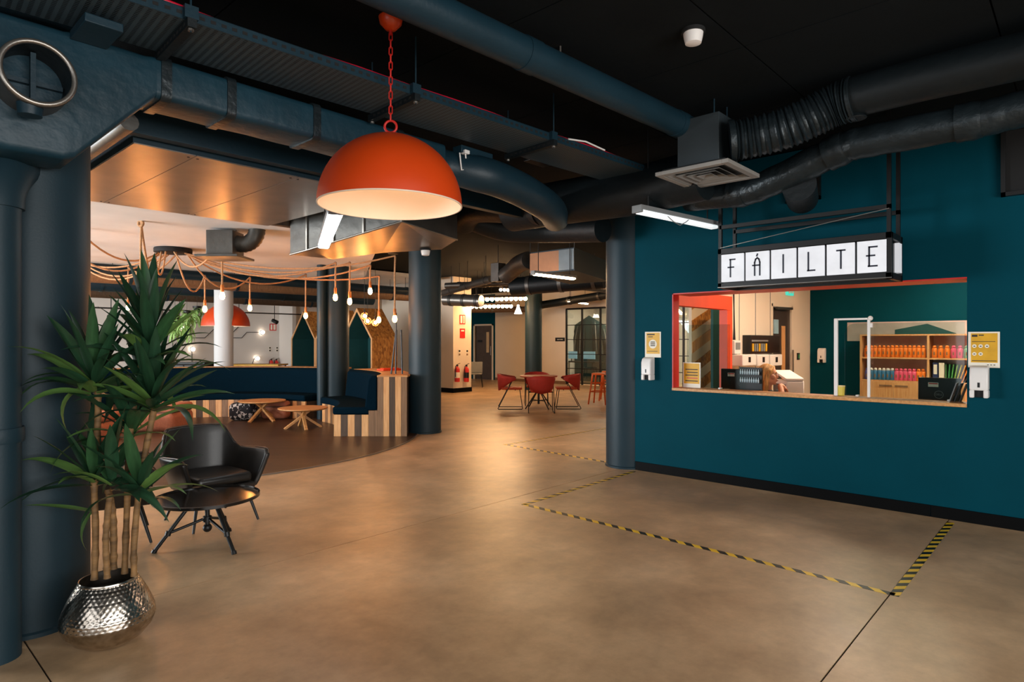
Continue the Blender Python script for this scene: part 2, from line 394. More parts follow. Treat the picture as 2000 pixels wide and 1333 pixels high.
# ceilings
ce = struct(MB().box(-4, 21, -6.5, 23.2, ZC+.02, ZC+.15).build('ceiling', M['ceil_dark']), 'dark painted ceiling of large boards over the entrance', 'ceiling')
for i in range(5):
    for j in range(5):
        x0, y0 = .3+1.2*i, -2.0+1.2*j
        if x0+1.2 < 6.5: MB().box(x0+.005, x0+1.195, y0+.005, y0+1.195, ZC, ZC+.03).build('ceiling_board', M['ceil_dark'], ce)
struct(MB().prism([(-3.9, 6.45, 2.95), (5.7, 6.45, 2.95), (5.7, 8.0, 2.95), (8.5, 12.5, 2.95), (8.5, 13.4, 2.95), (-3.9, 13.4, 2.95)], (0, 0, .1)).build('ceiling_lounge', M['ceil_white']), 'white plaster ceiling lowered over the round lounge', 'ceiling')
struct(MB().box(-3.9, 11.8, 13.6, 23, 3.25, 3.33).build('ceiling_rear', M['ceil_white']), 'white ceiling beyond the lounge behind dark pipes', 'ceiling')

# teal reception wall with the counter opening
OY0, OY1, OZ0, OZ1 = .75, 3.43, .98, 2.03
w = MB()
w.box(XW, XW+.12, OY1, 3.98, 0, ZC); w.box(XW, XW+.12, -6.5, OY0, 0, ZC)
w.box(XW, XW+.12, OY0, OY1, 0, OZ0-.03); w.box(XW, XW+.12, OY0, OY1, OZ1, ZC)
struct(w.build('wall_right', M['teal']), 'deep teal painted reception wall with a counter opening', 'wall')
struct(MB().box(XW-.012, XW, -6.5, 1.0, 0, .1).box(XW-.012, XW, 1.004, 3.9, 0, .1).build('baseboard_right', M['base_black'], bevel=.003), 'black skirting along the teal wall', 'baseboard')
t = MB(); t.box(XW-.004, XW+.13, OY1-.012, OY1, OZ0, OZ1); t.box(XW-.004, XW+.42, OY0, OY1, OZ1-.012, OZ1); t.box(XW+.34, XW+.42, OY0, OY1, OZ1, OZ1+.25)
struct(t.build('trim_1', M['red']), 'red lining at the head and side of the counter opening', 'trim')
struct(MB().box(XW-.015, XW+.22, OY0, OY1, OZ0-.03, OZ0).build('trim_2', M['wood'], bevel=.003), 'pale wood sill ledge of the reception counter', 'sill')

# office shell behind the counter
YL = 3.75; XB = 12.1
XO0, XO1 = 6.62, 8.42                         # orange framed opening in the side wall
XD0, XD1 = 10.25, 11.12                       # door in the side wall
w = MB()
w.box(XW+.12, XO0, YL, YL+.04, 0, ZC); w.box(XO0, XO1, YL, YL+.04, 2.02, ZC); w.box(XO1, XD0, YL, YL+.04, 0, ZC)
w.box(XD0, XD1, YL, YL+.04, 2.06, ZC); w.box(XD1, XB+.12, YL, YL+.04, 0, ZC); w.box(XB+.12, 17.4, YL, YL+.04, 0, ZC)
wo = struct(w.build('wall_office', M['cream']), 'cream panelled wall inside the reception office', 'wall')
for k, x in enumerate((8.95, 9.55, 10.15)):
    MB().box(x, x+.012, YL-.006, YL, .05, 2.85).build('panel_joint', M['grey_pl'], wo)
struct(MB().box(XB, XB+.12, -3.2, YL, 0, ZC).build('wall_office_back', M['teal']), 'teal back wall of the reception office', 'wall')
struct(MB().box(XW+.12, XB, -3.2, -3.08, 0, ZC).build('wall_office_side', M['cream']), 'cream end wall of the reception office', 'wall')
struct(MB().box(XW+.12, XB, -3.08, YL, 2.86, 2.92).build('ceiling_office', M['white_wall']), 'white ceiling of the reception office', 'ceiling')
fr = MB(); fr.box(XO0-.02, XO1+.14, YL-.07, YL+.05, 1.93, 2.12); fr.box(XO1-.02, XO1+.14, YL-.07, YL+.05, 0, 1.93); fr.box(XO0-.08, XO0+.01, YL-.07, YL+.05, 0, 1.93)
struct(fr.build('trim_3', M['orange_red'], bevel=.004), 'bright orange red frame around the side opening of the office', 'trim')

# end walls of the place
w = MB()
w.box(17.4, 17.52, 13.42, 17.0, 0, ZC); w.box(17.4, 17.52, 17.95, 23, 0, ZC); w.box(17.4, 17.52, 17.0, 17.95, 2.12, ZC); w.box(17.4, 17.52, YL, 8.0, 0, ZC)
w.box(17.4, 17.52, 8.0, 13.42, 2.62, ZC)
struct(w.build('wall_back', M['cream']), 'cream wall at the far end with a door and glass partition', 'wall')
struct(MB().box(17.385, 17.4, 16.85, 18.4, 2.16, 3.3).box(17.385, 17.4, 16.85, 16.97, 0, 2.16).box(17.385, 17.4, 17.98, 18.4, 0, 2.16).build('wall_teal_patch', M['teal']), 'teal painted patch around the far door', 'wall')
struct(MB().box(17.38, 17.4, 13.45, 16.84, 0, .1).build('baseboard_back', M['wood_mid']), 'brown skirting on the far cream wall', 'baseboard')
struct(MB().box(12.25, 12.97, 13.55, 17.0, 0, 3.4).build('wall_pier', M['cream']), 'cream wall block carrying the fire extinguishers', 'wall')
struct(MB().box(12.235, 12.985, 13.535, 17.0, 0, .13).build('baseboard_pier', M['base_black']), 'black skirting around the cream wall block', 'baseboard')
struct(MB().box(-4, 12, 22.8, 22.95, 0, 3.4).box(11.7, 11.85, 21.8, 22.8, 0, 3.4).build('wall_rear_left', M['white_wall']), 'pale grey wall beyond the lounge with line drawn lamps', 'wall')
struct(MB().box(11.85, 17.4, 22.0, 22.15, 0, 3.5).build('wall_rear_right', M['white_wall']), 'pale wall behind the booths', 'wall')
# window walls out of the picture: behind the viewer and on the left
w = MB()
w.box(-4, XW, -4.4, -4.25, 0, .35); w.box(-4, XW, -4.4, -4.25, 2.65, ZC); w.box(-4, -2.75, -4.4, -4.25, .35, 2.65); w.box(3.95, XW, -4.4, -4.25, .35, 2.65)
for x in (-1.1, .55, 2.2): w.box(x, x+.08, -4.4, -4.25, .35, 2.65)
struct(w.build('wall_front', M['col_paint']), 'wall with wide entrance windows behind the viewer', 'wall')
w = MB()
w.box(-4.1, -3.95, -6.45, 23, 0, .35); w.box(-4.1, -3.95, -6.45, 23, 2.95, ZC)
w.box(-4.1, -3.95, 2.3, 8.7, .35, 2.95); w.box(-4.1, -3.95, -6.45, -3.5, .35, 2.95); w.box(-4.1, -3.95, 22.1, 23, .35, 2.95)
for y in (-1.2, .6, 10.7, 12.9, 15.1, 17.4, 19.8): w.box(-4.1, -3.95, y, y+.08, .35, 2.95)
struct(w.build('wall_left', M['col_paint']), 'window wall along the left side', 'wall')

# columns
def column(p, r, m, label, z1=3.35, name='column'):
    b = MB().lathe([(r+.01, 0), (r+.01, .02), (r, .03), (r, z1)], (p.x, p.y, 0), 48)
    return struct(b.build(name, m, smooth=30), label, 'column')
c1 = LD((61-CX)/FPX*3.38, 3.38)
column(c1, .265, M['col_paint'], 'thick blue grey round column beside the potted plant')
column(LD((1226-CX)/FPX*7.6, 7.6), .26, M['col_paint'], 'round grey column at the end of the teal wall')
column(LD((830-CX)/FPX*10.38, 10.38), .265, M['col_paint'], 'round grey column at the striped end of the banquette')
c4 = LD((655-CX)/FPX*12.3, 12.3)
column(c4, .26, M['col_paint'], 'round column rising through the curved banquette', 2.95)
column(LD((1042-CX)/FPX*19.4, 19.4), .26, M['col_paint'], 'round dark column standing before the far cream wall')
M['col_white'] = mat('white_column', 'C9CDCE', .6, var=.03, scale=1)
column(P(437, 666, 15.2).xyz*Vector((1,1,0)) if False else LD((437-CX)/FPX*15.2, 15.2), .215, M['col_white'], 'pale grey round column behind the navy banquette', 3.25)
column(LD((303-CX)/FPX*19.0, 19.0), .215, M['col_white'], 'pale grey round column behind the leaves of the plant', 3.25)
# down pipe beside the left column, with a flared bend under the duct
dp = LD((-12-CX)/FPX*2.97, 2.97)
pipe = thing('down_pipe', 'grey vertical pipe standing in front of the left column', 'pipe', dp)
MB().lathe([(.105, 0), (.105, 2.15)], n=36).build('pipe_shaft', M['col_paint'], pipe, smooth=30)
MB().lathe([(.115, 1.02), (.118, 1.03), (.118, 1.08), (.115, 1.09)], n=36).build('pipe_joint', M['col_paint'], pipe, smooth=30)
dv = (Vector((c1.x, c1.y, 0))-Vector((dp.x, dp.y, 0))).normalized()
MB().tube([(0,0,2.13), (0,0,2.2), dv*.05+Vector((0,0,2.29)), dv*.16+Vector((0,0,2.36)), dv*.3+Vector((0,0,2.38))], [.118, .12, .125, .12, .12], 28).build('pipe_bend', M['col_paint'], pipe, smooth=40)

# ================================================================== OVERHEAD SERVICES, FRONT
# left duct with plenum and open spigot (runs along X at Y 3.5)
D0, D1 = 3.56, 3.86
duct = thing('ceiling_duct', 'blue grey insulated duct with open round spigot above left column', 'duct', (.7, 3.5, 2.35))
def ring_rect(b, st):
    """loft of rounded rectangles: st = list of (x, y0, y1, z0, z1)"""
    n = 16; vs = []
    for (x, y0, y1, z0, z1) in st:
        rr = min(.035, (z1-z0)*.3)
        for cx_, cz_, a0 in ((y1-rr, z1-rr, 0), (y0+rr, z1-rr, PI/2), (y0+rr, z0+rr, PI), (y1-rr, z0+rr, 1.5*PI)):
            for k in range(4):
                a = a0 + PI/2*k/3; vs.append((x, cx_+rr*math.cos(a), cz_+rr*math.sin(a)))
    fs = []
    for i in range(len(st)-1):
        for j in range(n): fs.append((i*n+j, i*n+(j+1) % n, (i+1)*n+(j+1) % n, (i+1)*n+j))
    fs += [tuple(range(n)), tuple(range((len(st)-1)*n, len(st)*n))]
    return b.add(vs, fs)
b = MB(); ring_rect(b, [(-3.5, D0, D1+.1, 2.36, 2.97), (-.2, D0, D1+.1, 2.36, 2.97), (.55, D0, D1, 2.36, 2.97), (.76, D0, D1, 2.36, 2.97)])
b.build('plenum', M['duct'], duct, smooth=50, world=True)
b = MB(); ring_rect(b, [(.76, D0, D1, 2.36, 2.97), (.80, D0, D1, 2.37, 2.98), (1.10, D0, D1, 2.70, 2.97), (1.16, D0, D1, 2.765, 2.98)])
b.build('offset_bend', M['duct'], duct, smooth=50, world=True)
xe = PY(870, 316, D0).x
b = MB(); ring_rect(b, [(1.16, D0, D1, 2.765, 2.98)] + [(1.16+(xe-1.16)*k/10, D0, D1, 2.765+.004*(k % 2), 2.98) for k in range(1, 11)])
b.build('straight_run', M['duct'], duct, smooth=50, world=True)
e0 = Vector((xe, 3.69, 2.85))
b = MB().tube(resample([e0-Vector((.2,0,0)), e0+Vector((.1,0,0)), P(945, 342, 4.95), P(1000, 362, 5.2), P(1045, 386, 5.5), P(1075, 408, 5.95), P(1085, 425, 6.4)], 20), [.13]*6+[.14]*15, 24)
b.build('curved_end', M['duct_smooth'], duct, smooth=50, world=True)
for x in (1.18, 1.52, 2.05, 2.7):
    b = MB(); ring_rect(b, [(x, D0-.008, D1+.008, 2.757, 2.99), (x+.05, D0-.008, D1+.008, 2.757, 2.99)])
    b.build('joint_band', M['foil'], duct, smooth=50, world=True)
sp = PY(75, 142, D0-.175)+Vector((0, .175, 0))
MB().tube([sp+Vector((0,.03,0)), sp+Vector((0,-.15,0)), sp+Vector((0,-.165,0)), sp+Vector((0,-.175,0))], [.143, .143, .147, .141], 40, caps=False).build('spigot', M['steel_dull'], duct, smooth=50, world=True)
MB().torus(sp+Vector((0,-.175,0)), .134, .012, axis=(0,1,0), n=40).build('spigot_rim', M['steel'], duct, smooth=60, world=True)
MB().tube([sp+Vector((0,.03,0)), sp+Vector((0,-.172,0))], .125, 40, caps=False).build('spigot_lining', M['duct_dark'], duct, smooth=50, world=True)
MB().tube([sp+Vector((0,.04,0)), sp+Vector((0,.02,0))], .124, 32).build('spigot_back', M['duct_dark'], duct, world=True)
d2 = MB().bar(sp+Vector((0,-.06,-.12)), sp+Vector((0,-.06,.12)), .02, .03, (0,1,0)); d2.bar(sp+Vector((-.12,-.02,0)), sp+Vector((.12,-.02,0)), .02, .02)
d2.build('damper_blade', M['duct_smooth'], duct, world=True)
MB().cyl(sp+Vector((-.02,-.12,-.13)), sp+Vector((-.02,-.12,-.18)), .05, .045, 20).build('test_nipple', M['duct_smooth'], duct, smooth=40, world=True)
# painted wall strip/beam seen behind the spigot
x0_, x1_ = PY(148, 95, 3.45).x, PY(222, 95, 3.45).x
bm_ = tag(MB().box(x0_, x1_, 3.3, 3.555, 2.93, 2.97).build('junction_box', M['duct_smooth'], bevel=.004), 'blue grey flat box tucked under the tray beside the spigot', 'box')

# cable tray
ta, tb = Pz(350, 34, 3.0), Pz(1245, 330, 3.0)        # near edge
dirT = (tb-ta).normalized(); yawT = math.atan2(dirT.y, dirT.x)
LT = (tb-ta).length
tray = thing('cable_tray', 'perforated dark cable tray hung across the ceiling behind the pendant', 'cable tray', ta, yawT)
WT = .45
MB().box(-2.6, LT+.1, 0, WT, 0, .006).build('tray_base', M['perf'], tray)
sr = MB().box(-2.6, LT+.1, -.003, .0, 0, .055); sr.box(-2.6, LT+.1, -.003, .012, .052, .055)
sr.build('side_rail', M['duct_smooth'], tray)
MB().box(-2.6, LT+.1, WT, WT+.003, 0, .055).build('side_rail', M['duct_smooth'], tray)
slot = MB().box(-.012, .012, -.0045, -.003, .02, .036).mesh('slot'); slot.materials.append(M['black_matte'])
for k in range(110):
    o = bpy.data.objects.new('slot', slot); COL.objects.link(o); o.parent = tray; o.location = (-1.2+.05*k, 0, 0)
for k, px_ in enumerate((370, 808, 1077)):
    q = Pz(px_, 34+(px_-350)*.331, 3.0); x = (q-ta).dot(dirT)
    s_ = MB().box(x-.02, x+.02, -.04, WT+.04, -.042, -.001)
    o = s_.build('strut', M['duct_dark'], tray)
    h = MB()
    for j in range(9): h.box(x-.021, x-.0195, .0+.05*j, .025+.05*j, -.028, -.014)
    h.build('strut_slots', M['black_matte'], o)
    for y in (-.02, WT+.02):
        MB().cyl((x, y, -.06), (x, y, ZC-3.0), .005, n=8).build('threaded_rod', M['duct_smooth'], tray)
        MB().cyl((x, y, -.055), (x, y, -.045), .014, n=6).build('rod_nut', M['steel'], tray)
    MB().box(x-.03, x+.03, -.035, -.004, .0, .06).build('rail_bracket', M['duct_smooth'], tray)
cb = [(k*.35-1.5, .03+.012*math.sin(k*1.3), .062+.006*math.sin(k*2.1)) for k in range(17)]
tag(MB().tube([XF[tray.name] @ Vector(p) for p in cb], .011, 8).build('data_cable', mat('red_cable', 'C41230', .4), smooth=60), 'crimson cable lying along the edge of the cable tray', 'cable')
cb = [(2.75, -.012, .05), (2.95, -.015, .075), (3.2, -.012, .06)]
tag(MB().tube([XF[tray.name] @ Vector(p) for p in cb], .007, 8).build('loose_cable', M['white_pl'], smooth=60), 'short white cable poking over the tray rail', 'cable')

# big round pipe above the lamp
pa, pb = Pz(765, -15, 3.2), Pz(1200, 185, 3.2)
dr = (pb-pa).normalized()
tag_p = thing('round_pipe', 'thick dark blue round pipe running under the ceiling above the pendant', 'pipe', pa)
MB().tube([pa-dr*3, pb+dr*1.35], .096, 32).build('pipe_shaft', M['duct_smooth'], tag_p, smooth=40, world=True)
for s_ in (.9, 2.6): MB().tube([pa+dr*s_, pa+dr*(s_+.12)], .101, 32).build('pipe_sleeve', M['duct_smooth'], tag_p, smooth=40, world=True)
MB().cyl(pa+dr*1.25+Vector((0,0,.1)), pa+dr*1.25+Vector((0,0,.22)), .006, n=8).build('hanger_rod', M['steel'], tag_p, world=True)

# smoke detectors
def detector(p, label, r=.055):
    d = thing('smoke_detector', label, 'detector', p)
    MB().lathe([(r*1.25, -.02), (r*1.25, 0)], n=28).build('mounting_base', M['black_matte'], d, smooth=40)
    MB().lathe([(r*.55, -.085), (r*.85, -.08), (r, -.045), (r*1.05, -.02)], n=28).build('detector_head', M['white_pl'], d, smooth=50)
    return d
detector(Pz(1354, 58, ZC), 'small white smoke detector on the dark ceiling')
detector(P(831, 486, 7.85), 'small white smoke detector near the top of the middle column')

# right hand ducts along the teal wall
ra = thing('spiral_duct', 'dark round duct with crinkled flexible section feeding the ceiling diffuser', 'duct', PX(1660, 200, 4.75))
q = [PX(2060, 92, 4.62), PX(1990, 110, 4.68), PX(1800, 155, 4.72), PX(1665, 190, 4.75)]
MB().tube([q[0]+Vector((0, -3.2, 0))]+q, .135, 28).build('duct_run', M['duct_dark'], ra, smooth=50, world=True)
fx = [PX(1668, 192, 4.75), PX(1630, 205, 4.75), PX(1585, 228, 4.72), PX(1530, 252, 4.68), PX(1470, 268, 4.62), PX(1425, 276, 4.55)]
fp = resample(fx, 64)
MB().tube(fp, [.138 + (.011 if k % 2 else -.004) + .005*math.sin(k*1.7) for k in range(65)], 28).build('flexible_hose', M['foil'], ra, smooth=70, world=True)
MB().tube(fp[:4], .152, 28).build('foil_tape', M['foil'], ra, smooth=50, world=True)
MB().tube(fp[-5:], .155, 28).build('foil_tape', M['foil'], ra, smooth=50, world=True)
ns = PX(1672, 222, 4.75)
MB().lathe([(.03, -.035), (.062, -.035), (.066, -.03), (.05, -.01), (.05, .06)], ns, 24).build('valve', M['duct_dark'], ra, smooth=50, world=True)
# diffuser plenum
bx = P(1382, 290, 4.95)
df = thing('ceiling_diffuser', 'grey box with square louvred air diffuser hanging over the floor', 'diffuser', (bx.x, bx.y, 0), 0)
zb = HC+(CY-338)/FPX*4.95
MB().box(-.17, .17, -.17, .17, zb, HC+(CY-238)/FPX*4.95).build('plenum_box', mat('plenum_grey', '30383C', .5, .1, var=.08), df, bevel=.004)
hh = .295
MB().box(-hh, hh, -hh, -hh+.05, zb-.03, zb).box(-hh, hh, hh-.05, hh, zb-.03, zb).box(-hh, -hh+.05, -hh+.05, hh-.05, zb-.03, zb).box(hh-.05, hh, -hh+.05, hh-.05, zb-.03, zb).build('diffuser_frame', mat('diffuser_grey', '8A8680', .5, var=.05), df, bevel=.003)
MB().box(-hh+.04, hh-.04, -hh+.04, hh-.04, zb-.002, zb+.02).build('diffuser_back', M['black_matte'], df)
for k in range(4):
    r0 = .235-.058*k; f = MB()
    for sx, sy in ((1,0), (-1,0), (0,1), (0,-1)):
        if sx: f.prism([(sx*r0, -r0, zb-.028), (sx*(r0-.03), -r0+.03, zb-.004), (sx*(r0-.03), r0-.03, zb-.004), (sx*r0, r0, zb-.028)], (0,0,.003))
        else: f.prism([(-r0, sy*r0, zb-.028), (-r0+.03, sy*(r0-.03), zb-.004), (r0-.03, sy*(r0-.03), zb-.004), (r0, sy*r0, zb-.028)], (0,0,.003))
    f.build('louvre', mat('louvre_grey', '77746F', .5) if k == 0 else bpy.data.materials['louvre_grey'], df)
for sx in (-.1, .13): MB().cyl((sx, -.1, HC+(CY-238)/FPX*4.95), (sx, -.1, ZC), .006, n=8).build('threaded_rod', M['duct_smooth'], df)

# lower foil wrapped duct, growing into the big trunk along Y
lo = thing('foil_duct', 'long foil wrapped round duct stepping down past the lit sign', 'duct', (5.2, 2.5, 2.8))
q = [PX(2080, 195, 5.15), PX(1985, 215, 5.15), PX(1900, 236, 5.15), PX(1700, 275, 5.15), PX(1640, 292, 5.17), PX(1500, 358, 5.25), PX(1450, 375, 5.3), PX(1345, 388, 5.4)]
MB().tube([q[0]+Vector((0, -3.2, 0)), q[0]], .115, 24).build('duct_run', M['foil'], lo, smooth=60, world=True)
MB().tube(resample(q, 40), [.115+.003*math.sin(k*2.3)+.004*(k % 5 == 0) for k in range(41)], 24).build('duct_run', M['foil'], lo, smooth=60, world=True)
for p_ in ((q[2], q[3]), (q[4], q[5]), (q[6], q[7])):
    d_ = (p_[1]-p_[0]).normalized(); MB().tube([p_[0]-d_*.05, p_[0], p_[0]+d_*.04, p_[0]+d_*.09], [.118, .13, .124, .128], 24).build('foil_tape', M['foil'], lo, smooth=50, world=True)
tk = thing('trunk_duct', 'large dark round trunk duct running back between the ceiling services', 'duct', (5.3, 4.5, 2.7))
q2 = [PX(1375, 340, 5.05), PX(1250, 372, 5.05), PX(1100, 395, 5.05), PX(1000, 412, 5.05)]
MB().tube(q2, .22, 32).build('duct_run', M['duct_dark'], tk, smooth=50, world=True)
q3 = [PX(1178, 447, 5.95), PX(1080, 450, 6.0), PX(990, 448, 5.7), PX(925, 428, 5.4)]
MB().tube(resample(q3, 20), .15, 28).build('branch_duct', M['duct_dark'], tk, smooth=50, world=True)
q4 = [PX(905, 432, 5.3), PX(925, 408, 5.15), PX(990, 405, 5.05), PX(1060, 408, 5.0)]
MB().tube(resample(q4, 20), .17, 28).build('branch_bend', M['duct_dark'], tk, smooth=50, world=True)
# extra dark run right of the trunk reaching the wall
tag(MB().tube([Pz(1560, 360, 2.75), Pz(1560, 360, 2.75)+Vector((.55, .15, 0))], .13, 24).build('wall_duct', M['duct_dark'], smooth=50), 'short dark round duct entering the teal wall above the sign', 'duct')
for k, (a, b_, lab) in enumerate((((1535, 330), (1602, 388), 'dark square vent frame high on the teal wall above the sign'), ((1955, 250), (2030, 375), 'dark vent frame high on the teal wall at the right edge'))):
    p0, p1 = PX(a[0], a[1], XW-.03), PX(b_[0], b_[1], XW-.03)
    y0, y1 = sorted((p0.y, p1.y)); z0, z1 = sorted((p0.z, p1.z))
    v = thing('wall_vent', lab, 'vent', (XW, (y0+y1)/2, z0))
    f = MB().box(XW-.05, XW, y0, y0+.03, z0, z1).box(XW-.05, XW, y1-.03, y1, z0, z1).box(XW-.05, XW, y0, y1, z0, z0+.03).box(XW-.05, XW, y0, y1, z1-.03, z1)
    f.build('vent_frame', M['black'], v, world=True)
    MB().box(XW-.02, XW-.002, y0+.03, y1-.03, z0+.03, z1-.03).build('vent_grille', M['black_matte'], v, world=True)

# LED batten by the sign
def batten(a, b_, w_, label, m, h=.05, rods=True, z1=3.35):
    a, b_ = Vector(a), Vector(b_); d = b_-a; L_ = d.length
    t_ = thing('batten_light', label, 'light', a, math.atan2(d.y, d.x))
    MB().box(0, L_, -w_/2-.012, w_/2+.012, .012, h).build('housing', M['grey_pl'], t_, bevel=.004)
    MB().box(.02, L_-.02, -w_/2, w_/2, -.02, .013).build('diffuser', m, t_, bevel=.012)
    for x in (0, L_): MB().box(x-.012, x+.012, -w_/2-.01, w_/2+.01, -.015, h).build('end_cap', M['grey_pl'], t_, bevel=.003)
    if rods:
        for x in (.12*L_, .88*L_): MB().cyl((x, 0, h), (x, 0, z1-a.z), .006, n=8).build('hanger_rod', M['black'], t_)
    return t_
bt = batten(Pz(1245, 412, 2.62), Pz(1398, 444, 2.62), .085, 'white batten light hanging just left of the lit sign', M['led_dim'])
MB().tube([(.35,-.06,-.01), (.42,-.07,-.05), (.52,-.07,-.07), (.62,-.06,-.03), (.68,-.05,0)], .004, 6).build('lead', M['grey_pl'], bt)
# ================================================================== PENDANT LAMP
DL = 3.6
def dome_lamp(p, R, label, ztop, lit, name='pendant_lamp', group=None):
    """p: centre of the rim"""
    L = thing(name, label, 'pendant lamp', p, 0, group)
    prof = [(R, 0)] + [(R*math.cos(a), R*math.sin(a)*.99) for a in [PI/2*k/16 for k in range(1, 16)]] + [(.02, R*.992)]
    MB().lathe(prof, n=72, cap0=False).build('shade', M['orange'], L, smooth=60)
    inn = [(r_-.006 if r_ > .03 else r_, z_-.006 if i_ else -.001) for i_, (r_, z_) in enumerate(prof)]
    MB().lathe(inn, n=72, cap0=False).build('shade_lining', M['shade_in'], L, smooth=60)
    MB().torus((0,0,0), R-.003, .0045, n=72).build('rim', M['shade_in'], L, smooth=60)
    MB().cyl((0,0,R*.98), (0,0,R*.72), .035, .03, 16).build('lamp_holder', M['white_pl'], L, smooth=40)
    MB().sphere((0,0,R*.6), .06).build('bulb', lit, L, smooth=True)
    MB().cyl((0,0,R*.985), (0,0,R*1.03), .012, n=12).build('finial', M['orange'], L, smooth=40)
    return L
pl = P(763, 402, DL)
M['bulb_soft'] = mat('soft_bulb', 'FFE9D0', .4, emit='FFDFC0', estr=14)
R = 139/FPX*DL
lamp = dome_lamp(pl, R, 'large orange dome pendant lamp with cream inside hung on a chain', ZC, M['bulb_soft'])
ztop = ZC-pl.z
MB().torus((0,0,R*1.03+.034), .034, .007, axis=(SA, CA, 0), n=24).build('hanging_ring', M['red'], lamp, smooth=60)
z = R*1.03+.066; k = 0
while z < ztop-.085:
    ax = (SA, CA, 0) if k % 2 else (CA, -SA, 0)
    c = Vector((0,0,z+.022)); u = Vector(ax).cross(Vector((0,0,1)))
    pts = [c + u*.009*math.cos(t_) + Vector((0,0, .014*(1 if math.sin(t_) > 0 else -1)+.011*math.sin(t_))) for t_ in [2*PI*(j+.5)/14 for j in range(14)]]
    MB().tube(pts, .0032, 6, closed=True).build('chain_link', M['red'], lamp, smooth=60)
    z += .042; k += 1
MB().lathe([(.008, -.075), (.03, -.07), (.062, -.035), (.068, -.005), (.068, 0)], (0,0,ztop), 32).build('ceiling_canopy', M['orange'], lamp, smooth=60)
MB().cyl((0,0,ztop-.1), (0,0,ztop-.07), .008, n=10).build('canopy_hook', M['red'], lamp)

# switch box and white plug behind the lamp
sb = thing('socket_box', 'dark conduit box with a white plug and looped lead under the tray', 'socket box', P(915, 300, 4.9))
MB().box(-.12, .22, -.05, .05, -.02, .035).build('box_body', M['duct_smooth'], sb, bevel=.004)
for i_, x in enumerate((0.03, .1, .17)): MB().cyl((x,-.02,-.02), (x,-.02,-.07), .018, .02, 14).build('gland', M['duct_smooth'], sb, smooth=40)
MB().box(-.1, -.05, -.07, -.02, -.03, .0).build('plug', M['white_pl'], sb, bevel=.005)
MB().tube([(-.08,-.05,-.03), (-.07,-.05,-.1), (-.09,-.05,-.15), (-.12,-.05,-.16), (-.13,-.05,-.1), (-.13,-.04,-.03)], .006, 8).build('lead', M['white_pl'], sb, smooth=60)
tag(MB().box(-.13, .13, -.05, .05, -.02, .03).build('projector', M['black'], bevel=.006), 'small black box unit under the cable tray', 'sensor').location = P(1050, 315, 5.5)

# ================================================================== LIT SIGN
XS = 5.75
sy0, sy1 = PX(1742, 500, XS).y, PX(1402, 500, XS).y
szt, szb = 2.325, 2.0
sg = thing('hanging_sign', 'black framed light box sign with six backlit white letter tiles', 'sign', (XS, (sy0+sy1)/2, szb))
XBk = 6.14
MB().box(XS+.02, XBk-.02, sy0+.03, sy1-.01, szb+.045, szt-.02).build('light_box', M['black'], sg, world=True)
f = MB()
for x in (XS, XBk-.04):
    for (y0, y1, z0, z1) in ((sy0, sy1, szb, szb+.05), (sy0, sy1, szt, szt+.05), (sy0, sy0+.045, szb, szt+.05), (sy1-.035, sy1, szb, szt+.05)):
        f.box(x, x+.04, y0, y1, z0, z1)
for y in (sy0, sy1-.035):
    for z_ in (szb, szt): f.box(XS+.04, XBk-.04, y, y+.035, z_, z_+.05)
f.build('sign_frame', M['black'], sg, world=True, bevel=.002)
MB().box(XS-.006, XS, sy0, sy1, szb+.006, szb+.012).build('chrome_strip', M['steel'], sg, world=True)
MB().bar((XS+.01, sy1-.02, szt+.06), (XS+.01, sy0+.02, szt+.24), .005, .006).build('tension_wire', M['steel'], sg, world=True)
for y in (sy0+.01, sy1-.03):
    for x in (XS+.012, XBk-.05):
        MB().box(x, x+.03, y, y+.03, szt+.05, ZC).build('hanger_post', M['black'], sg, world=True)
for x in (XS+.012, XBk-.05): MB().box(x, x+.03, sy0+.01, sy1-.01, szt+.24, szt+.275).build('cross_bar', M['black'], sg, world=True)
M['tile'] = mat('backlit_tile', 'C8CACE', .5, emit='E6E8EE', estr=.30)
M['letter'] = mat('letter_navy', '1A1E30', .5)
ty1, ty0 = PX(1406, 500, XS).y-.005, PX(1737, 500, XS).y+.01
tw = (ty1-ty0)/6; zt0, zt1 = szb+.058, szt-.008
H = zt1-zt0
LET = {  # strokes in tile units: x right, y up
 'F': [((.42,.18),(.42,.80)), ((.40,.80),(.62,.80)), ((.32,.52),(.56,.52))],
 'A': [((.40,.17),(.40,.62)), ((.62,.17),(.62,.62)), ((.40,.62),(.44,.73)), ((.44,.73),(.51,.78)), ((.51,.78),(.58,.73)), ((.58,.73),(.62,.62)), ((.32,.52),(.62,.52)), ((.49,.85),(.52,.91))],
 'I': [((.5,.20),(.5,.80))],
 'L': [((.40,.20),(.40,.80)), ((.38,.20),(.64,.20))],
 'T': [((.52,.20),(.52,.78)), ((.38,.78),(.66,.78))],
 'E': [((.42,.20),(.42,.80)), ((.42,.80),(.68,.80)), ((.34,.53),(.60,.53)), ((.40,.20),(.68,.20))]}
for i_, ch in enumerate('FAILTE'):
    yl = ty1 - tw*i_ - .010; wd = tw-.020
    tl = MB().box(XS-.001, XS+.02, yl-wd, yl, zt0, zt1).build('letter_tile', M['tile'], sg, world=True)
    st = MB()
    for (a, b_) in LET[ch]:
        pa_, pb_ = Vector((XS-.003, yl-a[0]*wd, zt0+a[1]*H)), Vector((XS-.003, yl-b_[0]*wd, zt0+b_[1]*H))
        e = (pb_-pa_).normalized()*.006
        st.bar(pa_-e, pb_+e, .013, .003, (1,0,0))
    st.build('letter', M['letter'], tl, world=True)
MB().box(XS+.24, XBk-.05, sy0-.004, sy0+.03, zt0+.01, zt1-.005).build('end_tile', M['tile'], sg, world=True)

